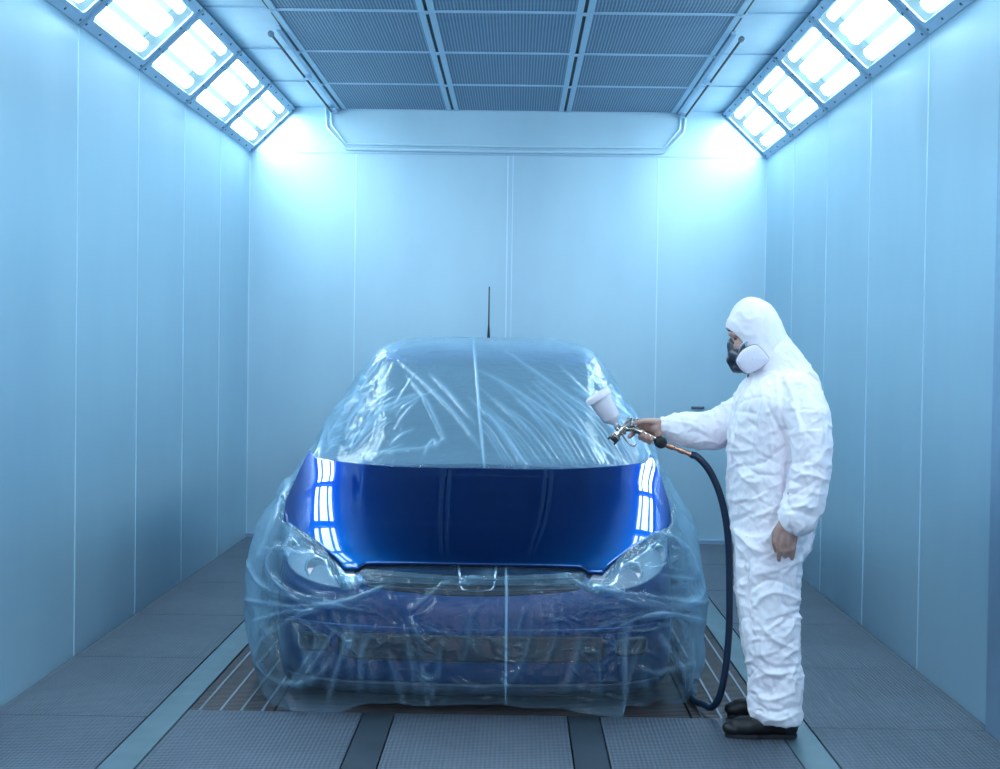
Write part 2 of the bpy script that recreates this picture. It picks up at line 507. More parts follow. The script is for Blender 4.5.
M['rim'] = plain('wheel_silver', (.45, .48, .52), .3, .8)
M['lamp_lens'] = plain('headlamp_clear_lens', (.42, .47, .55), .2, .4, coat=1)
M['lamp_bowl'] = plain('headlamp_chrome', (.85, .88, .9), .12, .95)
M['seatcloth'] = plain('seat_cloth', (.03, .04, .06), .9)
M['chrome'] = plain('chrome_edge', (.75, .8, .84), .2, .85)

# rails: Yf, Yr, half width, exp a, exp b, bow, z front, z side, z rear
BODY = [
 (8.70, 8.90, .03, 2, 2, 0, 1.552, 1.552, 1.552),
 (8.30, 9.50, .42, 3, 3, .04, 1.535, 1.545, 1.54),
 (8.00, 9.95, .57, 5, 4, .10, 1.487, 1.492, 1.48),
 (7.93, 10.02, .605, 6, 5, .12, 1.458, 1.452, 1.43),
 (7.45, 10.14, .715, 6, 5, .20, 1.225, 1.20, 1.20),
 (6.99, 10.22, .805, 7, 6, .30, .950, .965, .98),
 (6.75, 10.26, .845, 7, 6, .26, .88, .90, .93),
 (6.50, 10.29, .872, 6, 7, .20, .80, .82, .82),
 (6.30, 10.31, .886, 6, 8, .16, .70, .72, .70),
 (6.215, 10.32, .894, 6, 8, .14, .61, .62, .60),
 (6.185, 10.36, .905, 8, 8, .12, .50, .50, .50),
 (6.175, 10.38, .912, 8, 8, .12, .36, .36, .36),
 (6.180, 10.36, .908, 8, 8, .12, .22, .22, .25),
 (6.205, 10.33, .892, 8, 8, .12, .075, .085, .16),
 (6.60, 10.0, .75, 5, 8, .12, .06, .08, .14),
]
YCEN = 8.6
def ring_dirs(weights, hw=.95, hf=2.4, hr=1.8, a0=6., b0=7.):
    """directions round the car, spaced by arc length; weights = (samples at the front, front corners, rest)"""
    g = np.concatenate([np.linspace(-1, 1, 4001)[:-1]])
    gx = np.linspace(-.999, .999, 6000)
    fx = np.stack([gx, -(1-np.abs(gx)**a0)**(1/b0)], -1)            # front, left to right
    gy = np.linspace(fx[-1, 1], -fx[-1, 1], 6000)
    rx = np.stack([(1-np.abs(gy)**b0)**(1/a0), gy], -1)             # right side to the rear
    bx = -fx; lx_ = -rx
    L = np.concatenate([fx[:-1], rx[:-1], bx[:-1], lx_[:-1]])
    q = np.stack([L[:, 0]*hw, np.where(L[:, 1] < 0, L[:, 1]*hf, L[:, 1]*hr)], -1)
    d = np.linalg.norm(np.roll(q, -1, 0)-q, axis=1)
    den = weights[1] + (weights[0]-weights[1])*smoothstep(-hf*.62, -hf*.85, q[:, 1])
    cum_ = np.concatenate([[0], np.cumsum(d*den)]); n_ = int(cum_[-1])
    idx = np.interp(np.linspace(0, cum_[-1], n_+1)[:-1], cum_, np.arange(len(cum_)))
    i0 = np.floor(idx).astype(int) % len(L); f = (idx-np.floor(idx))[:, None]
    return L[i0]*(1-f) + L[(i0+1) % len(L)]*f
def rail_points(r, G):
    """points of one closed rail in the directions G"""
    Yf, Yr, hw, a, b, bow, zf, zs, zr = r
    gx, gy = np.abs(G[:, 0]), np.abs(G[:, 1])
    lo_, hi_ = np.full(len(G), .3), np.full(len(G), 2.0)
    for _ in range(40):
        k_ = (lo_+hi_)/2; v_ = (k_*gx)**a + (k_*gy)**b > 1
        hi_ = np.where(v_, k_, hi_); lo_ = np.where(v_, lo_, k_)
    s = G[:, 1]; X = np.sign(G[:, 0])*gx*k_*hw; S = np.minimum(gy*k_, 1)
    hl = np.where(s < 0, YCEN - Yf, Yr - YCEN)
    Y = YCEN + np.sign(s)*S*hl
    Y = Y + np.where(s < 0, bow*(X/hw)**2*S, 0)
    w = S**3
    Z = zs + np.where(s < 0, (zf - zs)*w, (zr - zs)*w)
    return np.stack([X + XC, Y, Z], -1)
def catmull_rows(R, n):
    """R: k rows of points -> interpolated rows, n[i] samples in span i"""
    k = len(R); out = []
    for i in range(k-1):
        p0 = R[i-1] if i else 2*R[0]-R[1]; p1, p2 = R[i], R[i+1]; p3 = R[i+2] if i+2 < k else 2*R[i+1]-R[i]
        # tension limits overshoot between uneven rails
        d = np.linalg.norm(p2-p1, axis=-1, keepdims=True)+1e-6
        d0 = np.linalg.norm(p1-p0, axis=-1, keepdims=True)+1e-6
        d2 = np.linalg.norm(p3-p2, axis=-1, keepdims=True)+1e-6
        m1 = ((p1-p0)/d0*d + (p2-p1))/2 if i else (p2-p1); m2 = ((p2-p1) + (p3-p2)/d2*d)/2
        for q in range(n[i]):
            t = q/n[i]
            out.append((2*t**3-3*t*t+1)*p1 + (t**3-2*t*t+t)*m1 + (-2*t**3+3*t*t)*p2 + (t**3-t*t)*m2)
    out.append(R[-1])
    return np.array(out)
def mesh_from_grid(name, P, mat, parent=None, closed=True, keep=None, smooth=True, attrs=None, flip=False):
    """P: rows x cols x 3, columns closed"""
    nr, nc = P.shape[:2]
    i, j = np.meshgrid(np.arange(nr-1), np.arange(nc if closed else nc-1), indexing='ij')
    j2 = (j+1) % nc
    F4 = np.stack([i*nc+j, i*nc+j2, (i+1)*nc+j2, (i+1)*nc+j], -1)
    if flip: F4 = F4[..., ::-1]
    F4 = F4.reshape(-1, 4)
    if keep is not None: F4 = F4[keep.reshape(-1)]
    used_ = np.unique(F4); rem = np.zeros(nr*nc, int); rem[used_] = np.arange(len(used_))
    V = P.reshape(-1, 3)[used_]; F4 = rem[F4]
    me = bpy.data.meshes.new(name)
    me.vertices.add(len(V)); me.vertices.foreach_set('co', V.astype(np.float32).ravel())
    me.loops.add(F4.size); me.loops.foreach_set('vertex_index', F4.astype(np.int32).ravel())
    me.polygons.add(len(F4)); me.polygons.foreach_set('loop_start', np.arange(0, F4.size, 4, dtype=np.int32))
    me.polygons.foreach_set('loop_total', np.full(len(F4), 4, np.int32))
    if smooth: me.polygons.foreach_set('use_smooth', [True]*len(F4))
    me.update(); me.validate()
    if attrs:
        for k_, A in attrs.items():
            at_ = me.attributes.new(k_, 'FLOAT', 'POINT')
            at_.data.foreach_set('value', A.reshape(-1)[used_].astype(np.float32))
    me.materials.append(mat)
    o = bpy.data.objects.new(name, me); COL.objects.link(o)
    if parent is not None: o.parent = parent
    return o

# hood surface, analytic
_qk = [-.05, 0, .03, .08, .2, .4, .6, .8, 1.0, 1.3]
_pk = [.54, .600, .632, .668, .732, .818, .896, .966, 1.033, 1.12]
def _fit(xk, yk):
    xs = np.linspace(xk[0], xk[-1], 400)
    pts = spline([(a, b, 0) for a, b in zip(xk, yk)], 40)
    X = np.array([p.x for p in pts]); Y = np.array([p.y for p in pts])
    f = np.interp(xs, X, Y)
    for _ in range(60): f[1:-1] = (f[:-2] + 2*f[1:-1] + f[2:])/4
    return lambda q: np.interp(q, xs, f)
Pq = _fit(_qk, _pk)
def ynh(lx): return 6.205 + .13*(lx/.85)**2
def hood_z(lx, Y):
    h = np.abs(lx)/.85
    fr = smoothstep(6.25, 6.95, Y); A = .074 - .027*fr - .012*smoothstep(6.95, 7.32, Y); k_ = 3.0 + 3.2*fr
    z = Pq(Y - ynh(lx)) - A*h**k_
    # two soft power lines running to the nose
    lc = .50 + .10*(Y - 6.5)
    z = z - .0016*smoothstep(-.03, .03, np.abs(lx) - lc)*smoothstep(6.45, 6.9, Y)
    return z
_yf = _fit
def hood_front(lx):
    a = np.abs(lx)
    mid = ynh(lx) + .014 - .016*smoothstep(.455, .485, a)
    dia = np.interp(a, [.545, .62, .70, .78, .835, .860, .873, .878], [6.258, 6.345, 6.44, 6.54, 6.62, 6.68, 6.75, 6.86])
    return np.where(a < .545, mid, dia)
def hood_rear(lx):
    a = np.abs(lx)
    r = 6.98 + .30*(a/.85)**3 + .05*smoothstep(.78, .83, a)
    s_ = np.interp(a, [.832, .842, .860, .873, .878], [7.36, 7.30, 7.14, 6.98, 6.87])
    return np.where(a < .832, np.minimum(r, 7.36), s_)

# --- body shell
th = ring_dirs((75, 22))
rows = [rail_points(r, th) for r in BODY]
nspan = [3, 5, 4, 10, 12, 7, 8, 8, 6, 8, 8, 6, 5, 4]
BP = catmull_rows(rows, nspan)
def under_hood(P, gap, soft=.03):
    lx = P[..., 0] - XC; Y = P[..., 1]
    inside = (np.abs(lx) < .885) & (Y > hood_front(np.clip(lx, -.878, .878)) - soft) & (Y < hood_rear(np.clip(lx, -.878, .878)) + soft*.3)
    z = hood_z(lx, Y) - gap
    P = P.copy()
    P[..., 2] = np.where(inside & (P[..., 2] > .5), np.minimum(P[..., 2], z), P[..., 2])
    return P
BP = under_hood(BP, .035)
nr, nc = BP.shape[:2]
ci = (BP[:-1] + BP[1:])/2
cc = (ci + np.roll(ci, -1, axis=1))/2
keep = np.ones(cc.shape[:2], bool)
lx = np.abs(cc[..., 0] - XC)
for yw in (6.98, 9.52):
    keep &= ~((np.hypot(cc[..., 1]-yw, cc[..., 2]-.30) < .345) & (lx > .72) & (cc[..., 2] < .66))
cum = np.cumsum([0]+nspan)
row_i = np.arange(nr-1)[:, None]*np.ones((1, nc), int)
glass_rows = (row_i >= cum[3]+1) & (row_i < cum[5]-1)
Yt = cc[..., 1]
front = (Yt < 8.1) & glass_rows & (lx < np.interp(cc[..., 2], [.9, 1.5], [.745, .545]))
sidew = glass_rows & ~front & (lx > np.interp(cc[..., 2], [.9, 1.5], [.70, .50])) & (Yt > np.interp(cc[..., 2], [.9, 1.5], [7.45, 8.02])) & (Yt < 10.0) & ~((Yt > 8.83) & (Yt < 8.93))
rearw = glass_rows & (Yt > 9.9) & (lx < .58)
car = empty('car', (XC, 8.2, 0), 'blue hatchback car wrapped in clear plastic with only its bonnet bare', 'car')
def carpart(o):
    o.parent = car; o.matrix_parent_inverse = Matrix.Translation((-XC, -8.2, 0)); return o
body = carpart(mesh_from_grid('body', BP, M['paint'], keep=keep & ~front & ~sidew & ~rearw, flip=True))
body['label'] = 'blue painted body shell under the plastic'
m_ = body.modifiers.new('thick', 'SOLIDIFY'); m_.thickness = .012; m_.offset = -1
w_ = carpart(mesh_from_grid('windshield', BP, M['glass'], keep=front))
carpart(mesh_from_grid('rear_window', BP, M['glass'], keep=rearw))
for sname, sel in (('left', cc[..., 0] < XC), ('right', cc[..., 0] > XC)):
    carpart(mesh_from_grid('side_window', BP, M['glass'], keep=sidew & sel & (Yt < 8.88)))
    carpart(mesh_from_grid('side_window', BP, M['glass'], keep=sidew & sel & (Yt > 8.88)))
BV = BVHTree.FromPolygons([tuple(v) for v in BP.reshape(-1, 3)], [(i*nc+j, i*nc+(j+1) % nc, (i+1)*nc+(j+1) % nc, (i+1)*nc+j) for i in range(nr-1) for j in range(nc)])
def front_y(lx, z):
    h = BV.ray_cast(Vector((XC+lx, 5, z)), Vector((0, 1, 0)))
    return h[0].y if h[0] else 6.9
# --- hood
nx, ny = 180, 110
uu = np.sin(np.linspace(-PI/2, PI/2, nx))*.8779
uu = np.sign(uu)*(np.abs(uu)/.8779)**.85*.8779
YF_, YR_ = hood_front(uu), hood_rear(uu)
tt = np.linspace(0, 1, ny)
HY = YF_[None, :] + (YR_-YF_)[None, :]*tt[:, None]
HX = np.repeat(uu[None, :], ny, 0)
HZ = hood_z(HX, HY)
edge = np.minimum(np.minimum(HY-YF_[None], YR_[None]-HY), 9)
HZ = HZ - .004*np.exp(-(edge/.005)**2)
HP = np.stack([HX+XC, HY, HZ], -1)
hood = carpart(mesh_from_grid('hood', HP, M['paint'], closed=False, flip=False))
hood['label'] = 'freshly sprayed glossy dark blue bonnet'
m_ = hood.modifiers.new('thick', 'SOLIDIFY'); m_.thickness = .014; m_.offset = -1
# --- patches on the nose
def nose_patch(name, xs, zlo, zhi, mat, off, parent=None, nz=10, thick=.006):
    rows_ = []
    for q in range(nz+1):
        row = []
        for x in xs:
            z = zlo(x) + (zhi(x)-zlo(x))*q/nz
            row.append((XC+x, front_y(x, z)-off, z))
        rows_.append(row)
    P = np.array(rows_)
    o = mesh_from_grid(name, P, M[mat], closed=False)
    md = o.modifiers.new('thick', 'SOLIDIFY'); md.thickness = thick; md.offset = -1
    return carpart(o) if parent is None else o
X = np.linspace(-.46, .46, 60)
rd = lambda x, w, r: r*(1-math.sqrt(max(0, 1-max(0, (abs(x)-(w-r))/r)**2))) if abs(x) > w-r else 0
gr = nose_patch('grille', X, lambda x: .485+.03*(x/.46)**2+rd(x, .462, .03), lambda x: .572+.008*(x/.46)**2-rd(x, .462, .03), 'blackplastic', .004)
for zz in (.51, .532, .554):
    P = [(XC+x, front_y(x, zz)-.010, zz+.01*(x/.46)**2) for x in np.linspace(-.43, .43, 30)]
    m = MB(); m.tube(P, .0045, 6); o = m.build('grille_bar', M['greyplastic'], smooth=True); o.parent = gr; o.matrix_parent_inverse = gr.matrix_parent_inverse.copy()
    o.parent = car; carpart(o)
X = np.linspace(-.56, .56, 70)
ig = nose_patch('lower_grille', X, lambda x: .212+rd(x, .565, .05), lambda x: .322-rd(x, .565, .05), 'blackplastic', .004)
X = np.linspace(-.80, .80, 90)
carpart(nose_patch('front_spoiler', X, lambda x: .080, lambda x: .118+.0*x, 'greyplastic', .022, thick=.02))
carpart(nose_patch('bumper_ledge', X, lambda x: .332+.01*(x/.8)**2, lambda x: .352+.01*(x/.8)**2, 'paint', .018, nz=4, thick=.016))
for sx in (-1, 1):
    xs = np.linspace(.60, .74, 16)*sx
    if sx < 0: xs = xs[::-1]
    carpart(nose_patch('fog_lamp_recess', xs, lambda x: .23+rd(abs(x)-.67, .072, .03), lambda x: .31-rd(abs(x)-.67, .072, .03), 'blackplastic', .004, nz=6))
# --- headlights: outline follows the diagonal bonnet edge, sampled on the shell from the outside
def shell_pt(px_, z, sx, off):
    """outermost shell point in the horizontal direction px_ (angle) at height z"""
    cx, cy = XC+sx*.50, 6.95
    d = Vector((sx*math.sin(px_), -math.cos(px_), 0))
    h = BV.ray_cast(Vector((cx, cy, z)) + d*1.5, -d)
    return (h[0] + d*off) if h[0] else Vector((cx, cy, z)) + d*.4
def headlight(sx):
    # rows by bearing from the corner centre; heights between lower line and bonnet edge
    n = 34; rows_ = []
    for i in range(n+1):
        t = i/n; a = math.radians(-2 + 66*t)
        lo = .475 + .20*t**1.3 + .02*(1-t)*(1-t)
        hi = .578 + .165*t**.9
        rnd = math.sqrt(max(0, 1-(2*t-1)**8))
        mid = (lo+hi)/2; lo = mid-(mid-lo)*rnd; hi = mid+(hi-mid)*rnd
        rows_.append([tuple(shell_pt(a, lo+(hi-lo)*q/14, sx, .007)) for q in range(15)])
    P = np.array(rows_)
    o = carpart(mesh_from_grid('headlight', P, M['lamp_lens'], closed=False)); md = o.modifiers.new('t', 'SOLIDIFY'); md.thickness = .004
    o['label'] = 'clear swept back headlight under the plastic'
    for a, z, r in ((14, .575, .048), (34, .625, .042)):
        p = shell_pt(math.radians(a), z, sx, .010); q = shell_pt(math.radians(a), z, sx, .0)
        d = (p-q).normalized(); MM = Matrix.Translation(p) @ d.to_track_quat('Z', 'Y').to_matrix().to_4x4()
        m = MB(); m.lathe([(0, -.012), (r*.4, -.008), (r*.8, .002), (r, .006), (r+.006, .002), (r+.006, -.012)], MM, 24)
        c = carpart(m.build('reflector_bowl', M['lamp_bowl'], smooth=True))
        c.parent = o; c.matrix_parent_inverse = o.matrix_world.inverted() if False else Matrix.Identity(4)
for sx in (-1, 1): headlight(sx)
# badge outline: pale U shaped edge below the bonnet lip
bp_ = []
for px_, py_ in ((458, 564), (459.5, 574), (461, 586), (463, 589.5), (468, 590.5), (478, 590.8), (488, 590.5), (492, 589), (494, 585), (495.5, 574), (497, 564)):
    p = at(px_, py_, 6.18); y = front_y(p.x-XC, p.z) - .008
    bp_.append(at(px_, py_, y))
m = MB(); m.tube(spline(bp_, 4), .0058, 8)
o = carpart(m.build('badge_frame', M['chrome'], smooth=True)); o['label'] = 'pale U shaped badge outline'
# --- wheels
def wheel(sx, yw):
    r, w = .312, .20
    x0 = XC + sx*.745
    R = Matrix.Translation((x0, yw, r)) @ Matrix.Rotation(PI/2*sx, 4, 'Y')
    m = MB(); m.lathe([(.20, -w/2), (.285, -w/2), (r-.004, -w/2+.03), (r, -w/4), (r, w/4), (r-.004, w/2-.03), (.285, w/2), (.21, w/2-.005), (.20, w/2-.03), (.20, -w/2)], R, 48)
    ty = carpart(m.build('wheel', M['rubber'], smooth=True, angle=40))
    m = MB(); m.lathe([(.205, w/2-.02), (.195, w/2-.01), (.19, w/2-.04), (.05, w/2-.03), (.04, w/2-.015), (0, w/2-.015)], R, 40)
    for k_ in range(7):
        a = 2*PI*k_/7
        MM = R @ Matrix.Rotation(a, 4, 'Z')
        m.box(.03, .195, -.018, .018, w/2-.035, w/2-.012, MM)
    rm = m.build('rim', M['rim']); rm.parent = ty; rm.matrix_parent_inverse = Matrix.Identity(4)
    m = MB()
    for k_ in range(25):
        a = PI*k_/24 - .12 + .24*k_/24
    P = [(XC+sx*.866, yw+.352*math.cos(a), .30+.352*math.sin(a)) for a in np.linspace(-.35, PI+.35, 40)]
    m.tube(P, .009, 8); carpart(m.build('arch_lip', M['paint'], smooth=True))
    m = MB(); m.grid([[(XC+sx*xx, yw+.352*math.cos(a), .30+.352*math.sin(a)) for a in np.linspace(-.4, PI+.4, 30)] for xx in (.86, .60)])
    m.add([(XC+sx*.60, yw+.36*math.cos(a), .30+.36*math.sin(a)) for a in np.linspace(-.4, PI+.4, 30)], [tuple(range(30))])
    carpart(m.build('arch_liner', M['blackplastic']))
for sx in (-1, 1):
    for yw in (6.98, 9.52): wheel(sx, yw)
m = MB(); m.box(XC-.62, XC+.62, 6.36, 10.1, .07, .2); carpart(m.build('underbody', M['blackplastic'], bevel=.03))
# --- things seen dimly through the windshield
m = MB(); m.grid([[(XC+x, 7.30+.22*t+.12*(x/.66)**2, .93-.05*t) for x in np.linspace(-.66, .66, 20)] for t in (0, 1)])
m.grid([[(XC+x, 7.52+.12*(x/.66)**2, .88-.3*t) for x in np.linspace(-.66, .66, 20)] for t in (0, 1)])
carpart(m.build('dashboard', M['seatcloth']))
for sx in (-1, 1):
    m = MB(); m.box(-.24, .24, -.05, .05, .0, .56, Matrix.Translation((XC+sx*.34, 8.35, .62)) @ Matrix.Rotation(-.25, 4, 'X')); 
    m.box(-.25, .25, -.48, .05, -.1, .04, Matrix.Translation((XC+sx*.34, 8.33, .58)))
    st = carpart(m.build('seat', M['seatcloth'], bevel=.04))
    m = MB(); m.box(-.12, .12, -.04, .04, .60, .78, Matrix.Translation((XC+sx*.34, 8.35, .62)) @ Matrix.Rotation(-.25, 4, 'X'))
    carpart(m.build('headrest', M['seatcloth'], bevel=.04))
m = MB(); m.tube([(XC+.34+.18*math.cos(a), 7.72+.07*math.sin(a), .93+.17*math.sin(a)) for a in np.linspace(0, 2*PI, 33)], .014, 8)
carpart(m.build('steering_wheel', M['blackplastic'], smooth=True))
m = MB(); m.box(-.11, .11, -.02, .02, -.035, .035, Matrix.Translation((XC+.0, 7.93, 1.36))); m.tube([(XC, 7.94, 1.38), (XC, 7.99, 1.44)], .008, 8)
carpart(m.build('rear_view_mirror', M['blackplastic'], bevel=.01))
m = MB(); m.tube([(XC-.006, 9.3, 1.53), (XC-.006, 9.3, 1.62), (XC-.006, 9.3, 1.66), (XC-.006, 9.3, 1.895)], [.012, .008, .0052, .0042], 10)
o = carpart(m.build('antenna', M['blackplastic'], smooth=True)); o['label'] = 'thin upright black roof aerial'
# ------------------------------------------------------------------ masking film
FILM = [
 (8.70, 8.90, .03, 2, 2, 0, 1.572, 1.572, 1.572),
 (8.30, 9.50, .43, 3, 3, .04, 1.556, 1.562, 1.556),
 (7.985, 9.98, .585, 5, 4, .10, 1.503, 1.510, 1.50),
 (7.915, 10.05, .630, 6, 5, .12, 1.470, 1.465, 1.45),
 (7.432, 10.20, .765, 6, 5, .20, 1.235, 1.235, 1.22),
 (6.975, 10.32, .875, 7, 6, .30, .958, 1.01, 1.0),
 (6.735, 10.38, .925, 7, 6, .26, .89, .90, .93),
 (6.485, 10.40, .968, 6, 7, .20, .81, .81, .82),
 (6.275, 10.42, 1.015, 5, 8, .16, .71, .715, .70),
 (6.192, 10.43, 1.045, 5, 8, .13, .615, .60, .60),
 (6.138, 10.44, 1.06, 5, 8, .12, .50, .50, .50),
 (6.108, 10.44, 1.055, 5.5, 8, .08, .36, .36, .36),
 (6.085, 10.43, 1.03, 6.5, 8, .05, .21, .20, .21),
 (6.090, 10.42, .965, 8, 8, .02, .065, .02, .05),
]
# angular samples: dense across the front and the front corners
thf = ring_dirs((300, 75))
rowsf = [rail_points(r, thf) for r in FILM]
FP = catmull_rows(rowsf, [3, 8, 16, 95, 95, 26, 22, 24, 26, 32, 36, 36, 30])
FP = under_hood(FP, .022, soft=.05)
def normals(P):
    du = np.roll(P, -1, 1) - np.roll(P, 1, 1)
    dv = np.zeros_like(P); dv[1:-1] = P[2:] - P[:-2]; dv[0] = P[1]-P[0]; dv[-1] = P[-1]-P[-2]
    n = np.cross(du, dv); n /= np.linalg.norm(n, axis=-1, keepdims=True)+1e-9
    return n
NF = normals(FP)
# make them point outwards
cen = np.array([XC, 8.4, .7])
if np.mean(np.sum(NF*(FP-cen), -1)) < 0: NF = -NF
def pixels(P):
    d = P - np.array([0, 0, CAMZ]); z = d @ np.array(fw)
    return 500 + F*(d @ np.array(r2))/z, 384.5 - F*(d @ np.array(u2))/z
PX, PY = pixels(FP)
frontish = FP[..., 1] < 9.0
disp = np.zeros(PX.shape); fold = np.zeros(PX.shape)
def vnoise(x, y, s, seed):
    r_ = np.random.RandomState(seed); G = r_.rand(64, 64)
    x, y = x/s, y/s
    xi, yi = np.floor(x).astype(int), np.floor(y).astype(int); fx, fy = x-xi, y-yi
    fx, fy = fx*fx*(3-2*fx), fy*fy*(3-2*fy)
    g = lambda a, b: G[a % 64, b % 64]
    return (g(xi, yi)*(1-fx)*(1-fy) + g(xi+1, yi)*fx*(1-fy) + g(xi, yi+1)*(1-fx)*fy + g(xi+1, yi+1)*fx*fy)*2-1
def ridge(x, y, s, seed, oct=3):
    out = 0; a = 1
    for o_ in range(oct):
        out = out + a*(1-np.abs(vnoise(x, y, s, seed+o_)))**2; s *= .5; a *= .55
    return out
def fold_line(pts, w, h, haze=.3, jit=0):
    """a crease through picture points; w width in px, h height in m"""
    global disp, fold
    pts = [Vector((a, b, 0)) for a, b in pts]
    if len(pts) > 2: pts = spline(pts, 6)
    n = len(pts)-1
    x0, x1 = min(p.x for p in pts)-4*w, max(p.x for p in pts)+4*w
    y0, y1 = min(p.y for p in pts)-4*w, max(p.y for p in pts)+4*w
    sel = frontish & (PX > x0) & (PX < x1) & (PY > y0) & (PY < y1)
    if not sel.any(): return
    X_, Y_ = PX[sel], PY[sel]
    best = np.full(X_.shape, 1e9); par = np.zeros(X_.shape)
    for i in range(n):
        a, b = pts[i], pts[i+1]; dx, dy = b.x-a.x, b.y-a.y; L2 = dx*dx+dy*dy+1e-9
        t = np.clip(((X_-a.x)*dx + (Y_-a.y)*dy)/L2, 0, 1)
        d = np.hypot(X_-a.x-t*dx, Y_-a.y-t*dy)
        u = d < best; best[u] = d[u]; par[u] = ((i+t)/n)[u]
    g = np.exp(-(best/w)**1.6)*np.clip(np.sin(PI*np.clip(par, .02, .98))**.4*1.0, 0, 1)
    disp[sel] += 1.25*h*g; fold[sel] += 1.6*haze*g
R_ = random.Random(11)
# right half of the windshield: long slanting pulls running down to the corner by the wiper
for i in range(30):
    t = max(0, (i + R_.uniform(-.3, .3))/29)
    x1_ = 505 + 150*t; y1_ = 466 - 4*t
    ln = R_.uniform(.65, 1.0)
    x0_ = max(476, 428 + 158*t); y0_ = 412 - 44*min(1, t*2.2) + 24*max(0, t-.5)*2*1.0 + 10*R_.random()
    x0_ = x1_ + (x0_-x1_)*ln; y0_ = y1_ + (y0_-y1_)*ln
    mx_, my_ = (x0_+x1_)/2 + 6 - 8*(1-t), (y0_+y1_)/2 - 6
    fold_line([(x0_, y0_), (mx_, my_), (x1_, y1_)], R_.uniform(1.0, 2.0), R_.uniform(.003, .007), R_.uniform(.15, .4))
for a in (((480, 372), (520, 395), (585, 440), (620, 464)), ((505, 352), (560, 392), (610, 430), (640, 462)), ((590, 378), (615, 408), (640, 440), (655, 462)),
          ((560, 368), (590, 400), (625, 440), (648, 463)), ((470, 400), (495, 425), (520, 460), (528, 466))):
    fold_line(a, 2.2, .010, .4)
# left half
for a in (((407, 376), (425, 400), (440, 430), (445, 442)), ((400, 362), (425, 385), (455, 415), (480, 448)), ((430, 375), (450, 395), (475, 425)), ((362, 455), (395, 452), (430, 448), (445, 440)),
          ((325, 446), (340, 420), (358, 395), (381, 363)), ((345, 440), (352, 420), (368, 395)), ((425, 455), (433, 442), (437, 448))):
    fold_line(a, 2.0, .009, .45)
for i in range(34):
    x0_ = R_.uniform(322, 400); y0_ = R_.uniform(400, 462)
    L = R_.uniform(15, 48); an = math.radians(R_.uniform(-58, -25))
    fold_line([(x0_, y0_), (x0_+L*.5*math.cos(an), y0_+L*.5*math.sin(an)-2), (x0_+L*math.cos(an), y0_+L*math.sin(an))], R_.uniform(.9, 1.9), R_.uniform(.002, .006), R_.uniform(.15, .5))
for i in range(40):
    t = R_.random(); x0_ = 330 + 45*(1-t) + R_.uniform(-8, 22); y0_ = 365 + 85*t
    an = math.radians(R_.uniform(-85, -20)); L = R_.uniform(5, 16)
    fold_line([(x0_, y0_), (x0_+L*math.cos(an), y0_+L*math.sin(an))], R_.uniform(1, 2), R_.uniform(-.005, .006), .35)
# sides between roof and wing
for i in range(26):
    sx = -1 if i % 2 else 1
    cx0 = 478 + sx*R_.uniform(128, 150); cy0 = R_.uniform(370, 400)
    cx1 = 478 + sx*R_.uniform(178, 222); cy1 = R_.uniform(470, 560)
    fold_line([(cx0, cy0), ((cx0+cx1)/2+sx*4, (cy0+cy1)/2), (cx1, cy1)], R_.uniform(1.4, 3), R_.uniform(.004, .012), R_.uniform(.1, .4))
# headlights and wings: sweeping curved pulls
for a in (((246, 600), (285, 607), (330, 606), (372, 612)), ((250, 560), (262, 585), (300, 600), (350, 608)), ((262, 640), (300, 615), (335, 604), (392, 586)),
          ((252, 622), (290, 612), (320, 612)), ((280, 545), (272, 570), (290, 592), (330, 602)), ((335, 566), (345, 580), (352, 595)), ((330, 608), (360, 598), (390, 585)),
          ((258, 660), (275, 672), (300, 675), (320, 668), (330, 655)), ((290, 678), (305, 660), (320, 640)), ((295, 680), (315, 658), (335, 630)),
          ((345, 630), (343, 650), (335, 670), (325, 700)), ((347, 618), (352, 635), (346, 655)),
          ((690, 560), (700, 590), (680, 605), (620, 600)), ((706, 600), (680, 608), (640, 606), (600, 590)), ((700, 622), (670, 615), (640, 618), (622, 626)),
          ((628, 622), (625, 650), (625, 690), (624, 712)), ((640, 618), (660, 615), (700, 622)), ((655, 632), (665, 650), (678, 672), (683, 690)),
          ((560, 577), (600, 590), (660, 600), (700, 605)), ((622, 540), (655, 535), (685, 550), (694, 580)), ((690, 640), (688, 670), (692, 700)), ((700, 640), (697, 670), (699, 700)),
          ((640, 668), (660, 672), (690, 660)), ((450, 580), (430, 595), (410, 612)), ((496, 570), (470, 578), (462, 585))):
    fold_line(a, R_.uniform(2.0, 3.2), .012, .35)
for i in range(46):
    sx = -1 if i % 2 else 1
    x0_ = 475 + sx*R_.uniform(135, 222); y0_ = R_.uniform(535, 625)
    an = math.radians(R_.uniform(-20, 40))*1; L = R_.uniform(15, 55)
    fold_line([(x0_, y0_), (x0_-sx*L*.5*math.cos(an), y0_+L*.5*math.sin(an)+R_.uniform(-4, 4)), (x0_-sx*L*math.cos(an), y0_+L*math.sin(an))], R_.uniform(1.2, 2.6), R_.uniform(.003, .008), R_.uniform(.08, .3))
# hanging folds of the apron
for i in range(44):
    x0_ = R_.uniform(255, 700); y0_ = R_.uniform(600, 680); L = R_.uniform(25, 75); an = math.radians(R_.uniform(62, 118))
    fold_line([(x0_, y0_), (x0_+L*.5*math.cos(an)+R_.uniform(-5, 5), y0_+L*.5*math.sin(an)), (x0_+L*math.cos(an), y0_+L*math.sin(an))], R_.uniform(1.5, 4), R_.uniform(.004, .012), R_.uniform(.03, .2))
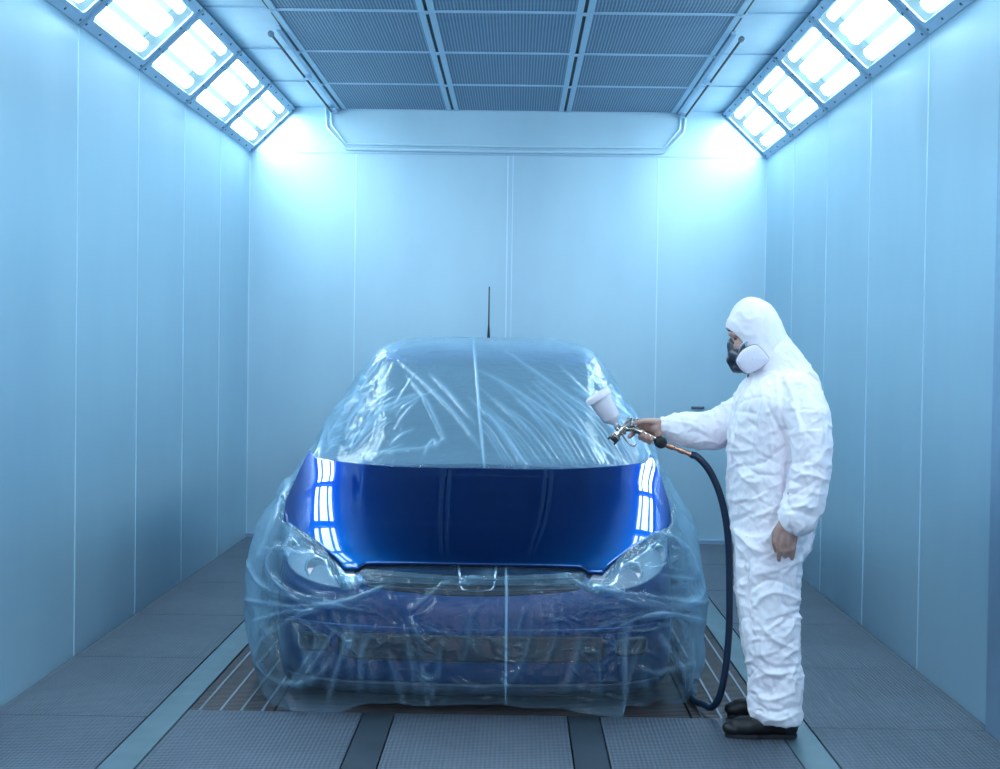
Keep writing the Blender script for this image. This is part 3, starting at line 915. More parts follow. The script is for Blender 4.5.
# crackled shiny patches
for cx_, cy_ in ((432, 628), (410, 645), (356, 640), (495, 635), (558, 618), (595, 632), (590, 655), (430, 675), (500, 678), (585, 682), (470, 690), (618, 640), (540, 585), (565, 580), (510, 655), (480, 560)):
    for i in range(9):
        x0_, y0_ = cx_+R_.gauss(0, 12), cy_+R_.gauss(0, 6); L = R_.uniform(5, 18); an = math.radians(R_.choice([-35, 20, 35, 0])+R_.uniform(-12, 12))
        fold_line([(x0_, y0_), (x0_+L*math.cos(an), y0_+L*math.sin(an))], R_.uniform(.8, 1.6), R_.uniform(.003, .007), R_.uniform(.05, .2))
# the two factory creases of the film
seam_h = []
for a in (((473, 338), (476, 370), (480, 420), (484.5, 468)), ((506, 566), (506.5, 600), (506, 650), (505.5, 702))):
    fold_line(a, 1.1, .006, 1.3)
# broad puffing and small crinkle
S_ = FP[..., 0]*1.0; T_ = np.where(FP[..., 1] > 6.6, FP[..., 1]*.8 + FP[..., 2]*.5, FP[..., 2])
arc = FP[..., 0]*.6 + FP[..., 1]*.8
loose = smoothstep(.62, .95, np.abs(FP[..., 0]-XC)) + smoothstep(.62, .45, FP[..., 2])*.8
loose = np.clip(loose, 0, 1)
wind = 1 - loose
disp += loose*(.016*vnoise(arc+5, FP[..., 2]*.6+3, .21, 3) + .008*vnoise(arc+5, FP[..., 2]+3, .10, 4))
disp += loose*.0035*ridge(FP[..., 0]*1.2+FP[..., 1]+9, FP[..., 2]+4, .085, 21)
disp += wind*.0018*ridge(FP[..., 0]+9, FP[..., 1]+FP[..., 2]+4, .07, 31)
low = smoothstep(.35, .0, FP[..., 2])
disp += low*(.020*vnoise(arc+2, FP[..., 2]*.2, .11, 51))
inhood = (np.abs(FP[..., 0]-XC) < .9) & (FP[..., 1] > hood_front(np.clip(FP[..., 0]-XC, -.878, .878))-.01) & (FP[..., 1] < hood_rear(np.clip(FP[..., 0]-XC, -.878, .878))+.012) & (FP[..., 2] > .55)
# distance to the bonnet region fades the folds, the film is taped flat there
dist = np.minimum(np.abs(FP[..., 1]-hood_front(np.clip(FP[..., 0]-XC, -.878, .878))), np.abs(FP[..., 1]-hood_rear(np.clip(FP[..., 0]-XC, -.878, .878))))
disp = np.where(inhood, 0, disp)
FP2 = FP + NF*np.clip(disp, -.010, .045)[..., None]
# hem: uneven lower edge
nf = FP2.shape[0]
hem = np.zeros(FP2.shape[1])
hx = PX[-1]
fr = (FP[-1][:, 1] < 6.6)
prof = np.interp(hx, [240, 262, 280, 300, 335, 352, 372, 400, 430, 455, 500, 560, 600, 622, 626, 640, 660, 678, 690, 705],
                 [.05, .02, -.005, .0, .0, .03, .055, .06, .045, .055, .060, .05, .02, .0, .055, .05, .075, .03, -.005, .03])
hz = np.where(fr, prof, .04 + .03*vnoise(FP[-1][:, 1]+3, FP[-1][:, 0], .3, 9))
hz = hz + .006*vnoise(FP[-1][:, 0]+4, FP[-1][:, 1], .06, 12)
for q in range(60):
    w_ = (1 - q/60)**1.2
    FP2[nf-1-q, :, 2] += (np.maximum(hz, .008) - FP[-1][:, 2])*w_
FP2[..., 2] = np.maximum(FP2[..., 2], .007)
FP2 = under_hood(FP2, .021, soft=.05)
# keep only what is not under the bonnet (with a margin that stays taped beneath it)
c_ = (FP2[:-1]+FP2[1:])/2; c_ = (c_+np.roll(c_, -1, 1))/2
lxf = c_[..., 0]-XC; lcl = np.clip(lxf, -.878, .878)
deep = (np.abs(lxf) < .83) & (c_[..., 1] > hood_front(lcl)+.035) & (c_[..., 1] < hood_rear(lcl)-.035) & (c_[..., 2] > .55)
painted_haze = np.maximum(smoothstep(.88, 1.0, FP2[..., 2]) + .5*smoothstep(1.42, 1.50, FP2[..., 2]), 1.0*smoothstep(.84, .96, np.abs(FP2[..., 0]-XC))*smoothstep(.0, .30, FP2[..., 2])) + .45*smoothstep(.10, .02, FP2[..., 2])  # painted haze: paler where light falls from above, denser at sides and hem
def film_mat():
    g = N('clear_masking_film')
    tc = g.n('ShaderNodeTexCoord')
    at_ = g.n('ShaderNodeAttribute'); at_.attribute_name = 'fold'
    n1 = g.n('ShaderNodeTexNoise', Vector=g.coords('Object', (1, 1, 1)), Scale=7.0, Detail=8.0, Roughness=.62, Distortion=1.4)
    n1.noise_type = 'RIDGED_MULTIFRACTAL'
    n2 = g.n('ShaderNodeTexNoise', Vector=g.coords('Object', (1, 1, .8)), Scale=26.0, Detail=4.0, Roughness=.6, Distortion=.8)
    cr = g.ramp(n1.outputs[0], [(.55, 0.0), (.95, 1.0)])
    hgt = g.math('ADD', g.math('MULTIPLY', n1.outputs[0], .6), g.math('MULTIPLY', n2.outputs[0], .35))
    b = g.n('ShaderNodeBump', Strength=.75, Distance=.010, Height=hgt)
    al = g.n('ShaderNodeAttribute'); al.attribute_name = 'painted_haze'
    th_ = g.math('ADD', g.math('ADD', .05, g.math('MULTIPLY', al.outputs['Fac'], .30)), g.math('ADD', g.math('MULTIPLY', at_.outputs['Fac'], .42), g.math('MULTIPLY', cr, .05)))
    th_ = g.math('MINIMUM', th_, .8)
    lw = g.n('ShaderNodeLayerWeight', Blend=.5); g.link(b.outputs[0], lw.inputs['Normal'])
    graz = g.math('POWER', lw.outputs[1], 2.5)
    haze = g.math('ADD', th_, g.math('MULTIPLY', graz, .35), clamp=True)
    tr = g.n('ShaderNodeBsdfTransparent'); tr.inputs[0].default_value = (.90, .97, .99, 1)
    df = g.n('ShaderNodeBsdfDiffuse'); df.inputs[0].default_value = (.45, .74, .97, 1); g.link(b.outputs[0], df.inputs['Normal'])
    tl = g.n('ShaderNodeBsdfTranslucent'); tl.inputs[0].default_value = (.45, .74, .97, 1); g.link(b.outputs[0], tl.inputs['Normal'])
    m1 = g.n('ShaderNodeMixShader'); m1.inputs[0].default_value = .4; g.link(df.outputs[0], m1.inputs[1]); g.link(tl.outputs[0], m1.inputs[2])
    m2 = g.n('ShaderNodeMixShader'); g.link(haze, m2.inputs[0]); g.link(tr.outputs[0], m2.inputs[1]); g.link(m1.outputs[0], m2.inputs[2])
    gl = g.n('ShaderNodeBsdfGlossy', Roughness=.11); g.link(b.outputs[0], gl.inputs['Normal'])
    fac = g.math('ADD', .036, g.math('MULTIPLY', g.math('POWER', lw.outputs[1], 5.0), .6), clamp=True)
    m3 = g.n('ShaderNodeMixShader'); g.link(fac, m3.inputs[0]); g.link(m2.outputs[0], m3.inputs[1]); g.link(gl.outputs[0], m3.inputs[2])
    g.link(m3.outputs[0], g.out.inputs[0])
    return g.m
M['film'] = film_mat()
film = mesh_from_grid('plastic_sheet', FP2, M['film'], keep=~deep, attrs={'fold': np.clip(fold, 0, 1.4), 'painted_haze': painted_haze})
tag(film, 'wrinkled clear plastic masking sheet draped over the car down to the floor', 'plastic sheet')
print('film verts', len(film.data.vertices))
# ------------------------------------------------------------------ person
def skin_mat():
    g = N('skin')
    nz = g.n('ShaderNodeTexNoise', Vector=g.coords(), Scale=45.0, Detail=4.0)
    c = g.ramp(nz.outputs[0], [(.3, (.42, .24, .20)), (.7, (.52, .32, .27))])
    p = g.n('ShaderNodeBsdfPrincipled', Roughness=.5)
    p.inputs['Subsurface Weight'].default_value = .1; p.inputs['Subsurface Radius'].default_value = (.01, .004, .002)
    g.link(c, p.inputs['Base Color'])
    b = g.n('ShaderNodeBump', Strength=.25, Distance=.002, Height=nz.outputs[0]); g.link(b.outputs[0], p.inputs['Normal'])
    g.link(p.outputs[0], g.out.inputs[0]); return g.m
M['skin'] = skin_mat()
def suit_mat():
    g = N('white_coverall_cloth')
    n1 = g.n('ShaderNodeTexNoise', Vector=g.coords('Object', (1, 1, .8)), Scale=13.0, Detail=6.0, Roughness=.55, Distortion=1.1)
    n1.noise_type = 'RIDGED_MULTIFRACTAL'
    n2 = g.n('ShaderNodeTexNoise', Vector=g.coords(), Scale=160.0, Detail=3.0)
    n3 = g.n('ShaderNodeTexNoise', Vector=g.coords(), Scale=5.0, Detail=2.0)
    c = g.ramp(n3.outputs[0], [(.3, (.93, .86, .93)), (.7, (.97, .93, .97))])
    h = g.math('ADD', g.math('MULTIPLY', n1.outputs[0], .5), g.math('MULTIPLY', n2.outputs[0], .06))
    b = g.n('ShaderNodeBump', Strength=.32, Distance=.012, Height=h)
    p = g.n('ShaderNodeBsdfPrincipled', Roughness=.55)
    p.inputs['Sheen Weight'].default_value = .15
    g.link(c, p.inputs['Base Color']); g.link(b.outputs[0], p.inputs['Normal'])
    g.link(p.outputs[0], g.out.inputs[0]); return g.m
M['suit'] = suit_mat()
M['mask'] = plain('respirator_rubber', (.018, .03, .055), .4, bump=.05)
M['filterpad'] = plain('respirator_filter_cover', (.78, .74, .84), .6, bump=.2, bscale=200)
M['shoe'] = plain('black_shoe_leather', (.006, .006, .008), .45, bump=.1, bscale=120)
M['hair'] = plain('dark_hair', (.03, .02, .018), .7, bump=.4, bscale=300)
M['cup'] = plain('white_paint_cup', (.80, .74, .80), .35, 0, **{'Transmission Weight': 0.0})
M['gun'] = plain('nickel_spray_gun', (.42, .38, .34), .22, .95, var=.15, vscale=60)
M['brass'] = plain('copper_fitting', (.55, .30, .22), .3, .9)
M['blackrubber'] = plain('black_knob', (.012, .014, .018), .4)
M['hose'] = plain('dark_blue_hose', (.006, .022, .055), .42)
M['white_eye'] = plain('eye_dark', (.10, .07, .06), .3, var=0)

class Blob:
    """overlapping tubes and ellipsoids fused into one continuous surface"""
    def __init__(s): s.m = MB()
    def tube(s, pts, rs, flat=None, n=20):
        s.m.tube(pts, rs, n); s.ball(pts[0], rs[0] if hasattr(rs, '__len__') else rs); s.ball(pts[-1], rs[-1] if hasattr(rs, '__len__') else rs)
        return s
    def ball(s, c, r, R=None, nu=20, nv=12):
        r = (r, r, r) if not hasattr(r, '__len__') else r
        rows = []
        for i in range(nv+1):
            a = PI*i/nv
            row = []
            for k_ in range(nu):
                v = Vector((r[0]*max(math.sin(a), 1e-4)*math.cos(2*PI*k_/nu), r[1]*max(math.sin(a), 1e-4)*math.sin(2*PI*k_/nu), r[2]*math.cos(a)))
                if R is not None: v = R @ v
                row.append(Vector(c)+v)
            rows.append(row)
        b = len(s.m.v)
        s.m.grid(rows, closed_v=True)
        s.m.f.append(tuple(b+k_ for k_ in reversed(range(nu)))); s.m.f.append(tuple(b+nv*nu+k_ for k_ in range(nu)))
        return s
    def loft(s, secs, n=28, ex=2.3):
        """secs: (center, half x, half y) horizontal ellipses"""
        rows = []
        for c, hx, hy in secs:
            c = Vector(c); row = []
            for k_ in range(n):
                a = 2*PI*k_/n; ca, sa = math.cos(a), math.sin(a)
                row.append(c + Vector((hx*math.copysign(abs(ca)**(2/ex), ca), hy*math.copysign(abs(sa)**(2/ex), sa), 0)))
            rows.append(row)
        b = len(s.m.v); s.m.grid(rows, closed_v=True)
        s.m.f.append(tuple(b+k_ for k_ in reversed(range(n)))); s.m.f.append(tuple(b+(len(secs)-1)*n+k_ for k_ in range(n)))
        return s
    def fuse(s, voxel, smooth=6):
        me = bpy.data.meshes.new('tmp'); me.from_pydata([tuple(v) for v in s.m.v], [], s.m.f); me.update()
        bm = bmesh.new(); bm.from_mesh(me); bmesh.ops.recalc_face_normals(bm, faces=bm.faces); bm.to_mesh(me); bm.free()
        o = bpy.data.objects.new('tmp', me); COL.objects.link(o)
        r = o.modifiers.new('r', 'REMESH'); r.mode = 'VOXEL'; r.voxel_size = voxel
        if smooth:
            q = o.modifiers.new('s', 'SMOOTH'); q.factor = .5; q.iterations = smooth
        dg = bpy.context.evaluated_depsgraph_get(); dg.update()
        res = bpy.data.meshes.new_from_object(o.evaluated_get(dg), depsgraph=dg)
        bpy.data.objects.remove(o); bpy.data.meshes.remove(me)
        return res
def finish(me, name, mat, parent):
    me.name = name; me.materials.clear(); me.materials.append(mat)
    me.polygons.foreach_set('use_smooth', [True]*len(me.polygons)); me.update()
    o = bpy.data.objects.new(name, me); COL.objects.link(o)
    if parent is not None:
        o.parent = parent; o.matrix_parent_inverse = Matrix.Translation(-parent.location)
    return o
def coords_of(me):
    a = np.empty(len(me.vertices)*3, np.float32); me.vertices.foreach_get('co', a); return a.reshape(-1, 3).astype(float)
def norms_of(me):
    a = np.empty(len(me.vertices)*3, np.float32); me.vertex_normals.foreach_get('vector', a); return a.reshape(-1, 3).astype(float)

person = empty('person', (1.03, 6.02, 0), 'person in white hooded coverall and respirator holding a spray gun out over the bonnet', 'person')
Y0 = 6.02
def P3(px_, py_, Y): return at(px_, py_, Y)
# ---- body (continuous): head, neck, trunk, legs, arms, hands
bb = Blob()
hd = P3(754, 332, 6.02)
tilt = Matrix.Rotation(math.radians(24), 3, 'Y').inverted()      # chin towards the chest, looking down to the left
bb.ball(hd + Vector((.008, 0, .012)), (.092, .074, .100), tilt)
bb.ball(hd + Vector((-.028, 0, -.045)), (.062, .058, .082), tilt)       # face
bb.ball(hd + Vector((-.040, 0, -.105)), (.035, .036, .030), tilt)       # chin
# nose, brow, cheeks
bb.tube([P3(735, 337, 6.02), P3(732, 344, 6.02), P3(732, 348, 6.02)], [.009, .011, .013], n=12)
bb.tube([hd+Vector((-.080, -.042, -.012)), hd+Vector((-.090, -.02, -.008)), hd+Vector((-.090, .02, -.008)), hd+Vector((-.080, .042, -.012))], [.010, .012, .012, .010], n=10)
for sy in (-1, 1):
    bb.ball(hd+Vector((-.062, sy*.040, -.060)), (.026, .024, .024))
    bb.ball(hd+Vector((.022, sy*.077, -.025)), (.020, .009, .032), tilt)
bb.tube([hd+Vector((-.085, -.020, -.108)), hd+Vector((-.090, 0, -.106)), hd+Vector((-.085, .02, -.108))], [.007, .009, .007], n=8)
bb.tube([hd+Vector((.020, 0, -.06)), P3(776, 385, 6.02)], [.058, .065])
bb.loft([(P3(776, 380, Y0), .06, .09), (P3(778, 396, Y0), .10, .19), (P3(778, 430, Y0), .13, .18), (P3(776, 480, Y0), .12, .15), (P3(774, 530, Y0), .12, .165), (P3(774, 552, Y0), .10, .15)])
bb.tube([P3(775, 540, 5.92), P3(774, 630, 5.90), P3(778, 712, 5.87)], [.085, .06, .042])
bb.tube([P3(770, 545, 6.12), P3(764, 630, 6.15), P3(768, 703, 6.20)], [.085, .06, .042])
bb.tube([P3(798, 400, 5.86), P3(808, 458, 5.76), P3(790, 514, 5.735)], [.05, .042, .030])
bb.tube([P3(770, 402, 6.18), P3(722, 430, 6.20), P3(664, 425, 6.15)], [.05, .042, .029])
# hanging left hand: back of the hand towards the viewer, thumb forward
YH = 5.735
wr = P3(790, 514, YH)
kn = [P3(776.0, 541, YH-.006), P3(782.5, 543.5, YH-.012), P3(788.5, 543, YH-.010), P3(794, 541, YH-.002)]
for k_, q in enumerate(kn):
    w0 = wr + Vector(((k_-1.5)*.014, 0, -.005))
    bb.tube([w0, w0.lerp(q, .5) + Vector((0, -.008, 0)), q], [.016, .0145, .0125], n=14)
bb.ball(wr.lerp((kn[1]+kn[2])/2, .55), (.036, .014, .042))
seg = [((779.5, 550.5, .004), (778.8, 556.5, .020), (779, 560.5, .028)), ((784, 552, .004), (785, 556.5, .024), (785.5, 556.5, .040)),
       ((789.2, 551, .004), (789.5, 555, .024), (788.5, 554.5, .040)), ((793.5, 549.5, .004), (792.8, 555.5, .018), (792, 558.8, .026))]
for q, sg in zip(kn, seg):
    bb.tube([q] + [P3(a, b, YH-.010+c) for a, b, c in sg], [.0108, .0098, .0088, .0075], n=14)
bb.tube([wr+Vector((-.020, .012, -.02)), P3(774.5, 534, YH+.016), P3(774, 544, YH+.022), P3(776, 551, YH+.026)], [.014, .0135, .0105, .0085], n=14)
# right hand closed round the grip
gA, gB = P3(633, 428.5, 6.12), P3(659, 440.5, 6.12)
ax = (gB-gA).normalized(); far = Vector((0, 1, 0)); far = (far-ax*far.dot(ax)).normalized(); lo = far.cross(ax).normalized()
if lo.z > 0: lo = -lo
wr2 = P3(664, 425, 6.15)
fk = [.015, .037, .058, .078]
for k_, d in enumerate(fk):
    c = gA + ax*(d+.006)
    R0 = .0225
    def circ(a, rr=R0): return c + (far*math.cos(a) + lo*math.sin(a))*rr
    k0 = circ(-.9, .036)
    if k_ == 0:
        pts_ = [k0, circ(-.1, .030), circ(.7, .030) - ax*.010, circ(1.5, .036) - ax*.020, circ(2.0, .040) - ax*.022]
    else:
        pts_ = [k0, circ(-.1, .030), circ(.9, .028), circ(1.9, .0255), circ(2.75, .0235), circ(3.2, .021)]
    bb.tube(pts_, [.0115, .0110, .0102, .0096, .0092, .0082][:len(pts_)], n=14)
    bb.tube([wr2 + Vector((0, .004, (1.5-k_)*.010)), wr2.lerp(k0, .55)+far*.004, k0], [.017, .0155, .0125], n=14)
bb.tube([wr2+Vector((-.01, -.006, .006)), P3(652, 421.5, 6.115), P3(642, 421, 6.095), P3(634, 423.5, 6.088)], [.019, .0155, .0115, .0092], n=14)
bb.ball(P3(655, 428, 6.125), (.026, .020, .024))
bb.ball(P3(658, 434, 6.125), (.018, .018, .02))
bm_ = bb.fuse(.0042, 3)
body_ = finish(bm_, 'body', M['skin'], person)

# ---- coverall
cb = Blob()
cb.loft([(P3(779, 369, Y0), .085, .10), (P3(780, 377, Y0), .125, .155), (P3(779, 388, Y0), .155, .215), (P3(777.5, 402, Y0), .178, .235), (P3(776.5, 430, Y0), .188, .225),
         (P3(774.5, 462, Y0), .188, .215), (P3(774, 490, Y0), .182, .205), (P3(773.5, 512, Y0), .170, .205), (P3(772.5, 530, Y0), .164, .205), (P3(773.5, 548, Y0), .145, .19), (P3(774, 560, Y0), .10, .15)])
def sec(xf, xb, y, Y, hy):
    a, b = P3(xf, y, Y), P3(xb, y, Y); return ((a+b)/2, (b.x-a.x)/2, hy)
cb.loft([sec(735, 809, 532, 5.93, .12), sec(737, 801, 560, 5.92, .12), sec(739, 800, 590, 5.91, .115), sec(742, 800, 620, 5.90, .11), sec(745, 799, 650, 5.89, .105), sec(748, 803, 680, 5.885, .10), sec(748, 801, 704, 5.88, .098),
         sec(750, 802, 716, 5.875, .095), sec(757, 799, 722, 5.875, .085)], ex=2.2)
cb.loft([sec(733, 790, 535, 6.11, .12), sec(734, 786, 565, 6.12, .12), sec(736, 782, 600, 6.13, .11), sec(741, 785, 640, 6.14, .105), sec(748, 790, 670, 6.16, .10), sec(750, 792, 695, 6.17, .095), sec(752, 790, 704, 6.17, .085)], ex=2.2)
cb.tube([P3(797, 397, 5.865), P3(808, 418, 5.79), P3(811, 440, 5.76), P3(812, 462, 5.745), P3(808, 485, 5.74), P3(803, 505, 5.735), P3(799, 516, 5.735)], [.095, .088, .082, .080, .078, .080, .078])
cb.tube([P3(799, 514, 5.735), P3(797, 519.5, 5.735)], [.078, .055])
cb.tube([P3(772, 404, 6.20), P3(748, 413, 6.24), P3(730, 424, 6.23), P3(714, 430, 6.20), P3(698, 431, 6.175), P3(682, 428.5, 6.16), P3(672, 427, 6.155), P3(666, 426, 6.15)], [.098, .092, .088, .082, .078, .068, .056, .038])
# hood
ht = Matrix.Rotation(math.radians(20), 3, 'Y').inverted()
cb.ball(hd + Vector((.004, 0, .016)), (.104, .098, .126), ht, 28, 18)
cb.ball(hd + Vector((-.040, 0, .016)), (.072, .080, .078), ht, 28, 18)
cb.ball(hd + Vector((.038, 0, -.055)), (.098, .095, .105), ht, 28, 18)
cb.ball(hd + Vector((.015, 0, -.085)), (.095, .088, .085), ht, 28, 18)
cb.tube([hd+Vector((.020, 0, 0)), hd+Vector((.040, 0, -.06)), P3(779, 373, Y0), P3(785, 392, Y0)], [.098, .102, .120, .150], n=24)
cme = cb.fuse(.0058, 12)
V = coords_of(cme); Nn = norms_of(cme)
pxs, pys = pixels(V)
facing = Nn @ np.array([0, -1, 0])
D = np.zeros(len(V))
def cfold(pts, w, h, ymax=None):
    """a real crease in the cloth on the side towards the viewer"""
    pts = [Vector((a, b, 0)) for a, b in pts]
    if len(pts) > 2: pts = spline(pts, 6)
    best = np.full(len(V), 1e9); par = np.zeros(len(V)); n = len(pts)-1
    for i in range(n):
        a, b = pts[i], pts[i+1]; dx, dy = b.x-a.x, b.y-a.y; L2 = dx*dx+dy*dy+1e-9
        t = np.clip(((pxs-a.x)*dx + (pys-a.y)*dy)/L2, 0, 1); d = np.hypot(pxs-a.x-t*dx, pys-a.y-t*dy)
        u = d < best; best[u] = d[u]; par[u] = ((i+t)/n)[u]
    g = np.exp(-(best/w)**1.35)*np.sin(PI*np.clip(par, .03, .97))**.5
    D[:] += h*g*(facing > -.25)
RR = random.Random(3)
for a, w, h in [
    (((760, 378), (763, 400), (757, 430), (752, 460)), 2.5, .012), (((775, 372), (778, 395), (774, 420)), 2, .012), (((748, 385), (744, 410), (738, 440), (730, 460)), 2.5, .012),
    (((783, 372), (790, 390), (796, 405)), 2.2, .010), (((768, 405), (775, 420), (785, 440), (789, 452)), 2, -.016), (((787, 455), (786, 480), (785, 510)), 2, -.018),
    (((735, 466), (760, 464), (780, 450), (786, 444)), 2, -.014), (((738, 472), (750, 480), (765, 482)), 2, .010), (((732, 500), (755, 498), (775, 486), (784, 482)), 2.5, .014),
    (((740, 463), (757, 474), (777, 475)), 1.6, -.010), (((737, 505), (760, 494), (782, 484)), 1.8, -.012), (((745, 520), (765, 513), (780, 505)), 2, .010),
    (((732, 522), (742, 518), (750, 512)), 2, -.010), (((733, 528), (742, 538), (750, 546), (760, 552)), 2, .012), (((745, 548), (748, 570), (745, 600), (752, 640)), 2, -.014),
    (((740, 555), (744, 580), (750, 620), (753, 650)), 2, -.018),
    (((762, 560), (780, 552), (795, 556)), 2, .011), (((752, 575), (770, 572), (798, 562)), 2, .010), (((750, 590), (770, 580), (800, 590)), 1.8, -.010), (((755, 600), (775, 592), (800, 600)), 2, .012),
    (((758, 620), (775, 640), (798, 650)), 2, .012), (((752, 655), (775, 668), (800, 665)), 2.2, -.013), (((756, 668), (775, 674), (800, 670)), 2.2, .014), (((765, 630), (762, 650), (770, 668)), 1.7, .010),
    (((752, 690), (768, 700), (796, 692)), 2, .011), (((770, 675), (774, 690), (770, 705)), 1.8, -.010), (((790, 668), (794, 690), (797, 705)), 2, .010), (((752, 703), (775, 712), (798, 706)), 1.8, -.011), (((754, 712), (778, 720), (800, 712)), 2, .010),
    (((790, 400), (800, 425), (798, 450)), 2, .010), (((812, 400), (822, 425), (820, 450)), 2, .010), (((795, 468), (808, 462), (824, 470)), 2, -.010), (((792, 480), (806, 474), (826, 480)), 2, .010),
    (((787, 498), (800, 490), (818, 480)), 1.8, -.010), (((786, 508), (805, 505), (818, 492)), 2, .010), (((782, 512), (798, 512), (815, 518)), 1.6, -.008),
    (((672, 420), (690, 424), (705, 432)), 1.6, .007), (((675, 436), (695, 432), (712, 440)), 1.6, -.008), (((690, 444), (705, 440), (722, 444)), 1.6, .008), (((712, 412), (718, 424), (716, 438)), 1.8, -.009), (((722, 402), (730, 416), (727, 432)), 1.8, .009),
    (((680, 417), (684, 428), (681, 440)), 1.5, -.007), (((728, 392), (736, 405), (733, 425)), 2, -.010), (((760, 300), (764, 318), (756, 334)), 2.2, .005), (((772, 318), (768, 336), (775, 352)), 2.2, .007), (((783, 340), (772, 352), (768, 366)), 2, -.008)]:
    cfold(a, w, h)
for i in range(170):
    y_ = RR.uniform(400, 715); x_ = RR.uniform(732, 822) if y_ < 520 else RR.uniform(742, 800)
    L = RR.uniform(10, 34); an = math.radians(RR.gauss(0, 38) + (90 if RR.random() < .3 else 0))
    cfold([(x_-L*math.cos(an)/2, y_-L*math.sin(an)/2), (x_+RR.uniform(-3, 3), y_+RR.uniform(-3, 3)), (x_+L*math.cos(an)/2, y_+L*math.sin(an)/2)], RR.uniform(1.2, 2.4), RR.choice([-1, 1])*RR.uniform(.003, .009))
# cloth unevenness all round
cr = np.array([noise.noise(Vector((v[0]*9, v[1]*9, v[2]*6))) for v in V])
cr2 = np.array([1-abs(noise.noise(Vector((v[0]*17+3, v[1]*17, v[2]*15)))) for v in V])
cr3 = np.array([1-abs(noise.noise(Vector((v[0]*34+3, v[1]*34+9, v[2]*30)))) for v in V])
face_dist = np.linalg.norm(V - np.array(hd), axis=1)
amp = np.clip((face_dist-.10)/.12, .5, 1)
D += amp*(.008*cr + .0075*(cr2**3-.5) + .0025*(cr3**3-.4))
V2 = V + Nn*np.clip(D, -.024, .024)[:, None]
cme.vertices.foreach_set('co', V2.astype(np.float32).ravel())
# face opening: a ball-shaped bite, its rim snapped to the ball
fc = P3(726.0, 358.5, 6.02); fr_ = .112
bm = bmesh.new(); bm.from_mesh(cme)
fcv = Vector(fc)
def inbite(p):
    d = p-fcv; return Vector((d.x, d.y*1.18, d.z*.92)).length
kill = [f for f in bm.faces if inbite(f.calc_center_median()) < fr_]
bmesh.ops.delete(bm, geom=kill, context='FACES')
# drop loose islands that the bite left inside
for v in bm.verts:
    if v.is_boundary:
        l = inbite(v.co)
        if abs(l-fr_) < .02: v.co = fcv + (v.co-fcv)*(fr_/l)
bm.to_mesh(cme); bm.free()
suit = finish(cme, 'coverall', M['suit'], person)
md = suit.modifiers.new('thick', 'SOLIDIFY'); md.thickness = .003; md.offset = -1
suit['label'] = 'white hooded disposable coverall with creases'
# elastic cuffs and hems
def cuff(c, d, r, name='cuff'):
    d = Vector(d).normalized(); MM = Matrix.Translation(c) @ d.to_track_quat('Z', 'Y').to_matrix().to_4x4()
    m = MB(); rows_ = []
    for h, k_ in ((-.012, 1.05), (-.004, 1.0), (.004, 1.06), (.012, 1.0), (.016, .9)):
        rows_.append([MM @ Vector((r*k_*(1+.05*math.sin(9*a))*math.cos(a), r*k_*(1+.05*math.sin(9*a))*math.sin(a), h)) for a in [2*PI*q/36 for q in range(36)]])
    m.grid(rows_, closed_v=True)
    o = m.build(name, M['suit'], smooth=True); o.parent = person; o.matrix_parent_inverse = Matrix.Translation(-person.location); return o
cuff(P3(664, 426, 6.15), P3(650, 426, 6.15)-P3(664, 426, 6.15), .036)
cuff(P3(794, 520, 5.735), P3(790, 530, 5.735)-P3(794, 520, 5.735), .042)
def pchild(o, label=None):
    o.parent = person; o.matrix_parent_inverse = Matrix.Translation(-person.location)
    if label: o['label'] = label
    return o
# zip flap down the chest: on the front of the trunk
# eyes, brows, hair
for sy in (-1, 1):
    b = Blob(); b.ball(hd+Vector((-.074, sy*.030, -.026)), .0115, None, 16, 10); me = b.fuse(.003, 1); pchild(finish(me, 'eye', M['white_eye'], None))
    m = MB(); m.tube([hd+Vector((-.094, sy*.014, -.004)), hd+Vector((-.094, sy*.030, .002)), hd+Vector((-.084, sy*.046, -.003))], [.003, .0045, .002], 8); pchild(m.build('eyebrow', M['hair'], smooth=True))
b = Blob(); b.ball(hd + Vector((.014, 0, .022)), (.094, .077, .098), tilt); me = b.fuse(.006, 2)
bm = bmesh.new(); bm.from_mesh(me)
bmesh.ops.delete(bm, geom=[v for v in bm.verts if (v.co-hd).x < -.058 or (v.co-hd).z < -.05], context='VERTS'); bm.to_mesh(me); bm.free()
pchild(finish(me, 'hair', M['hair'], None))
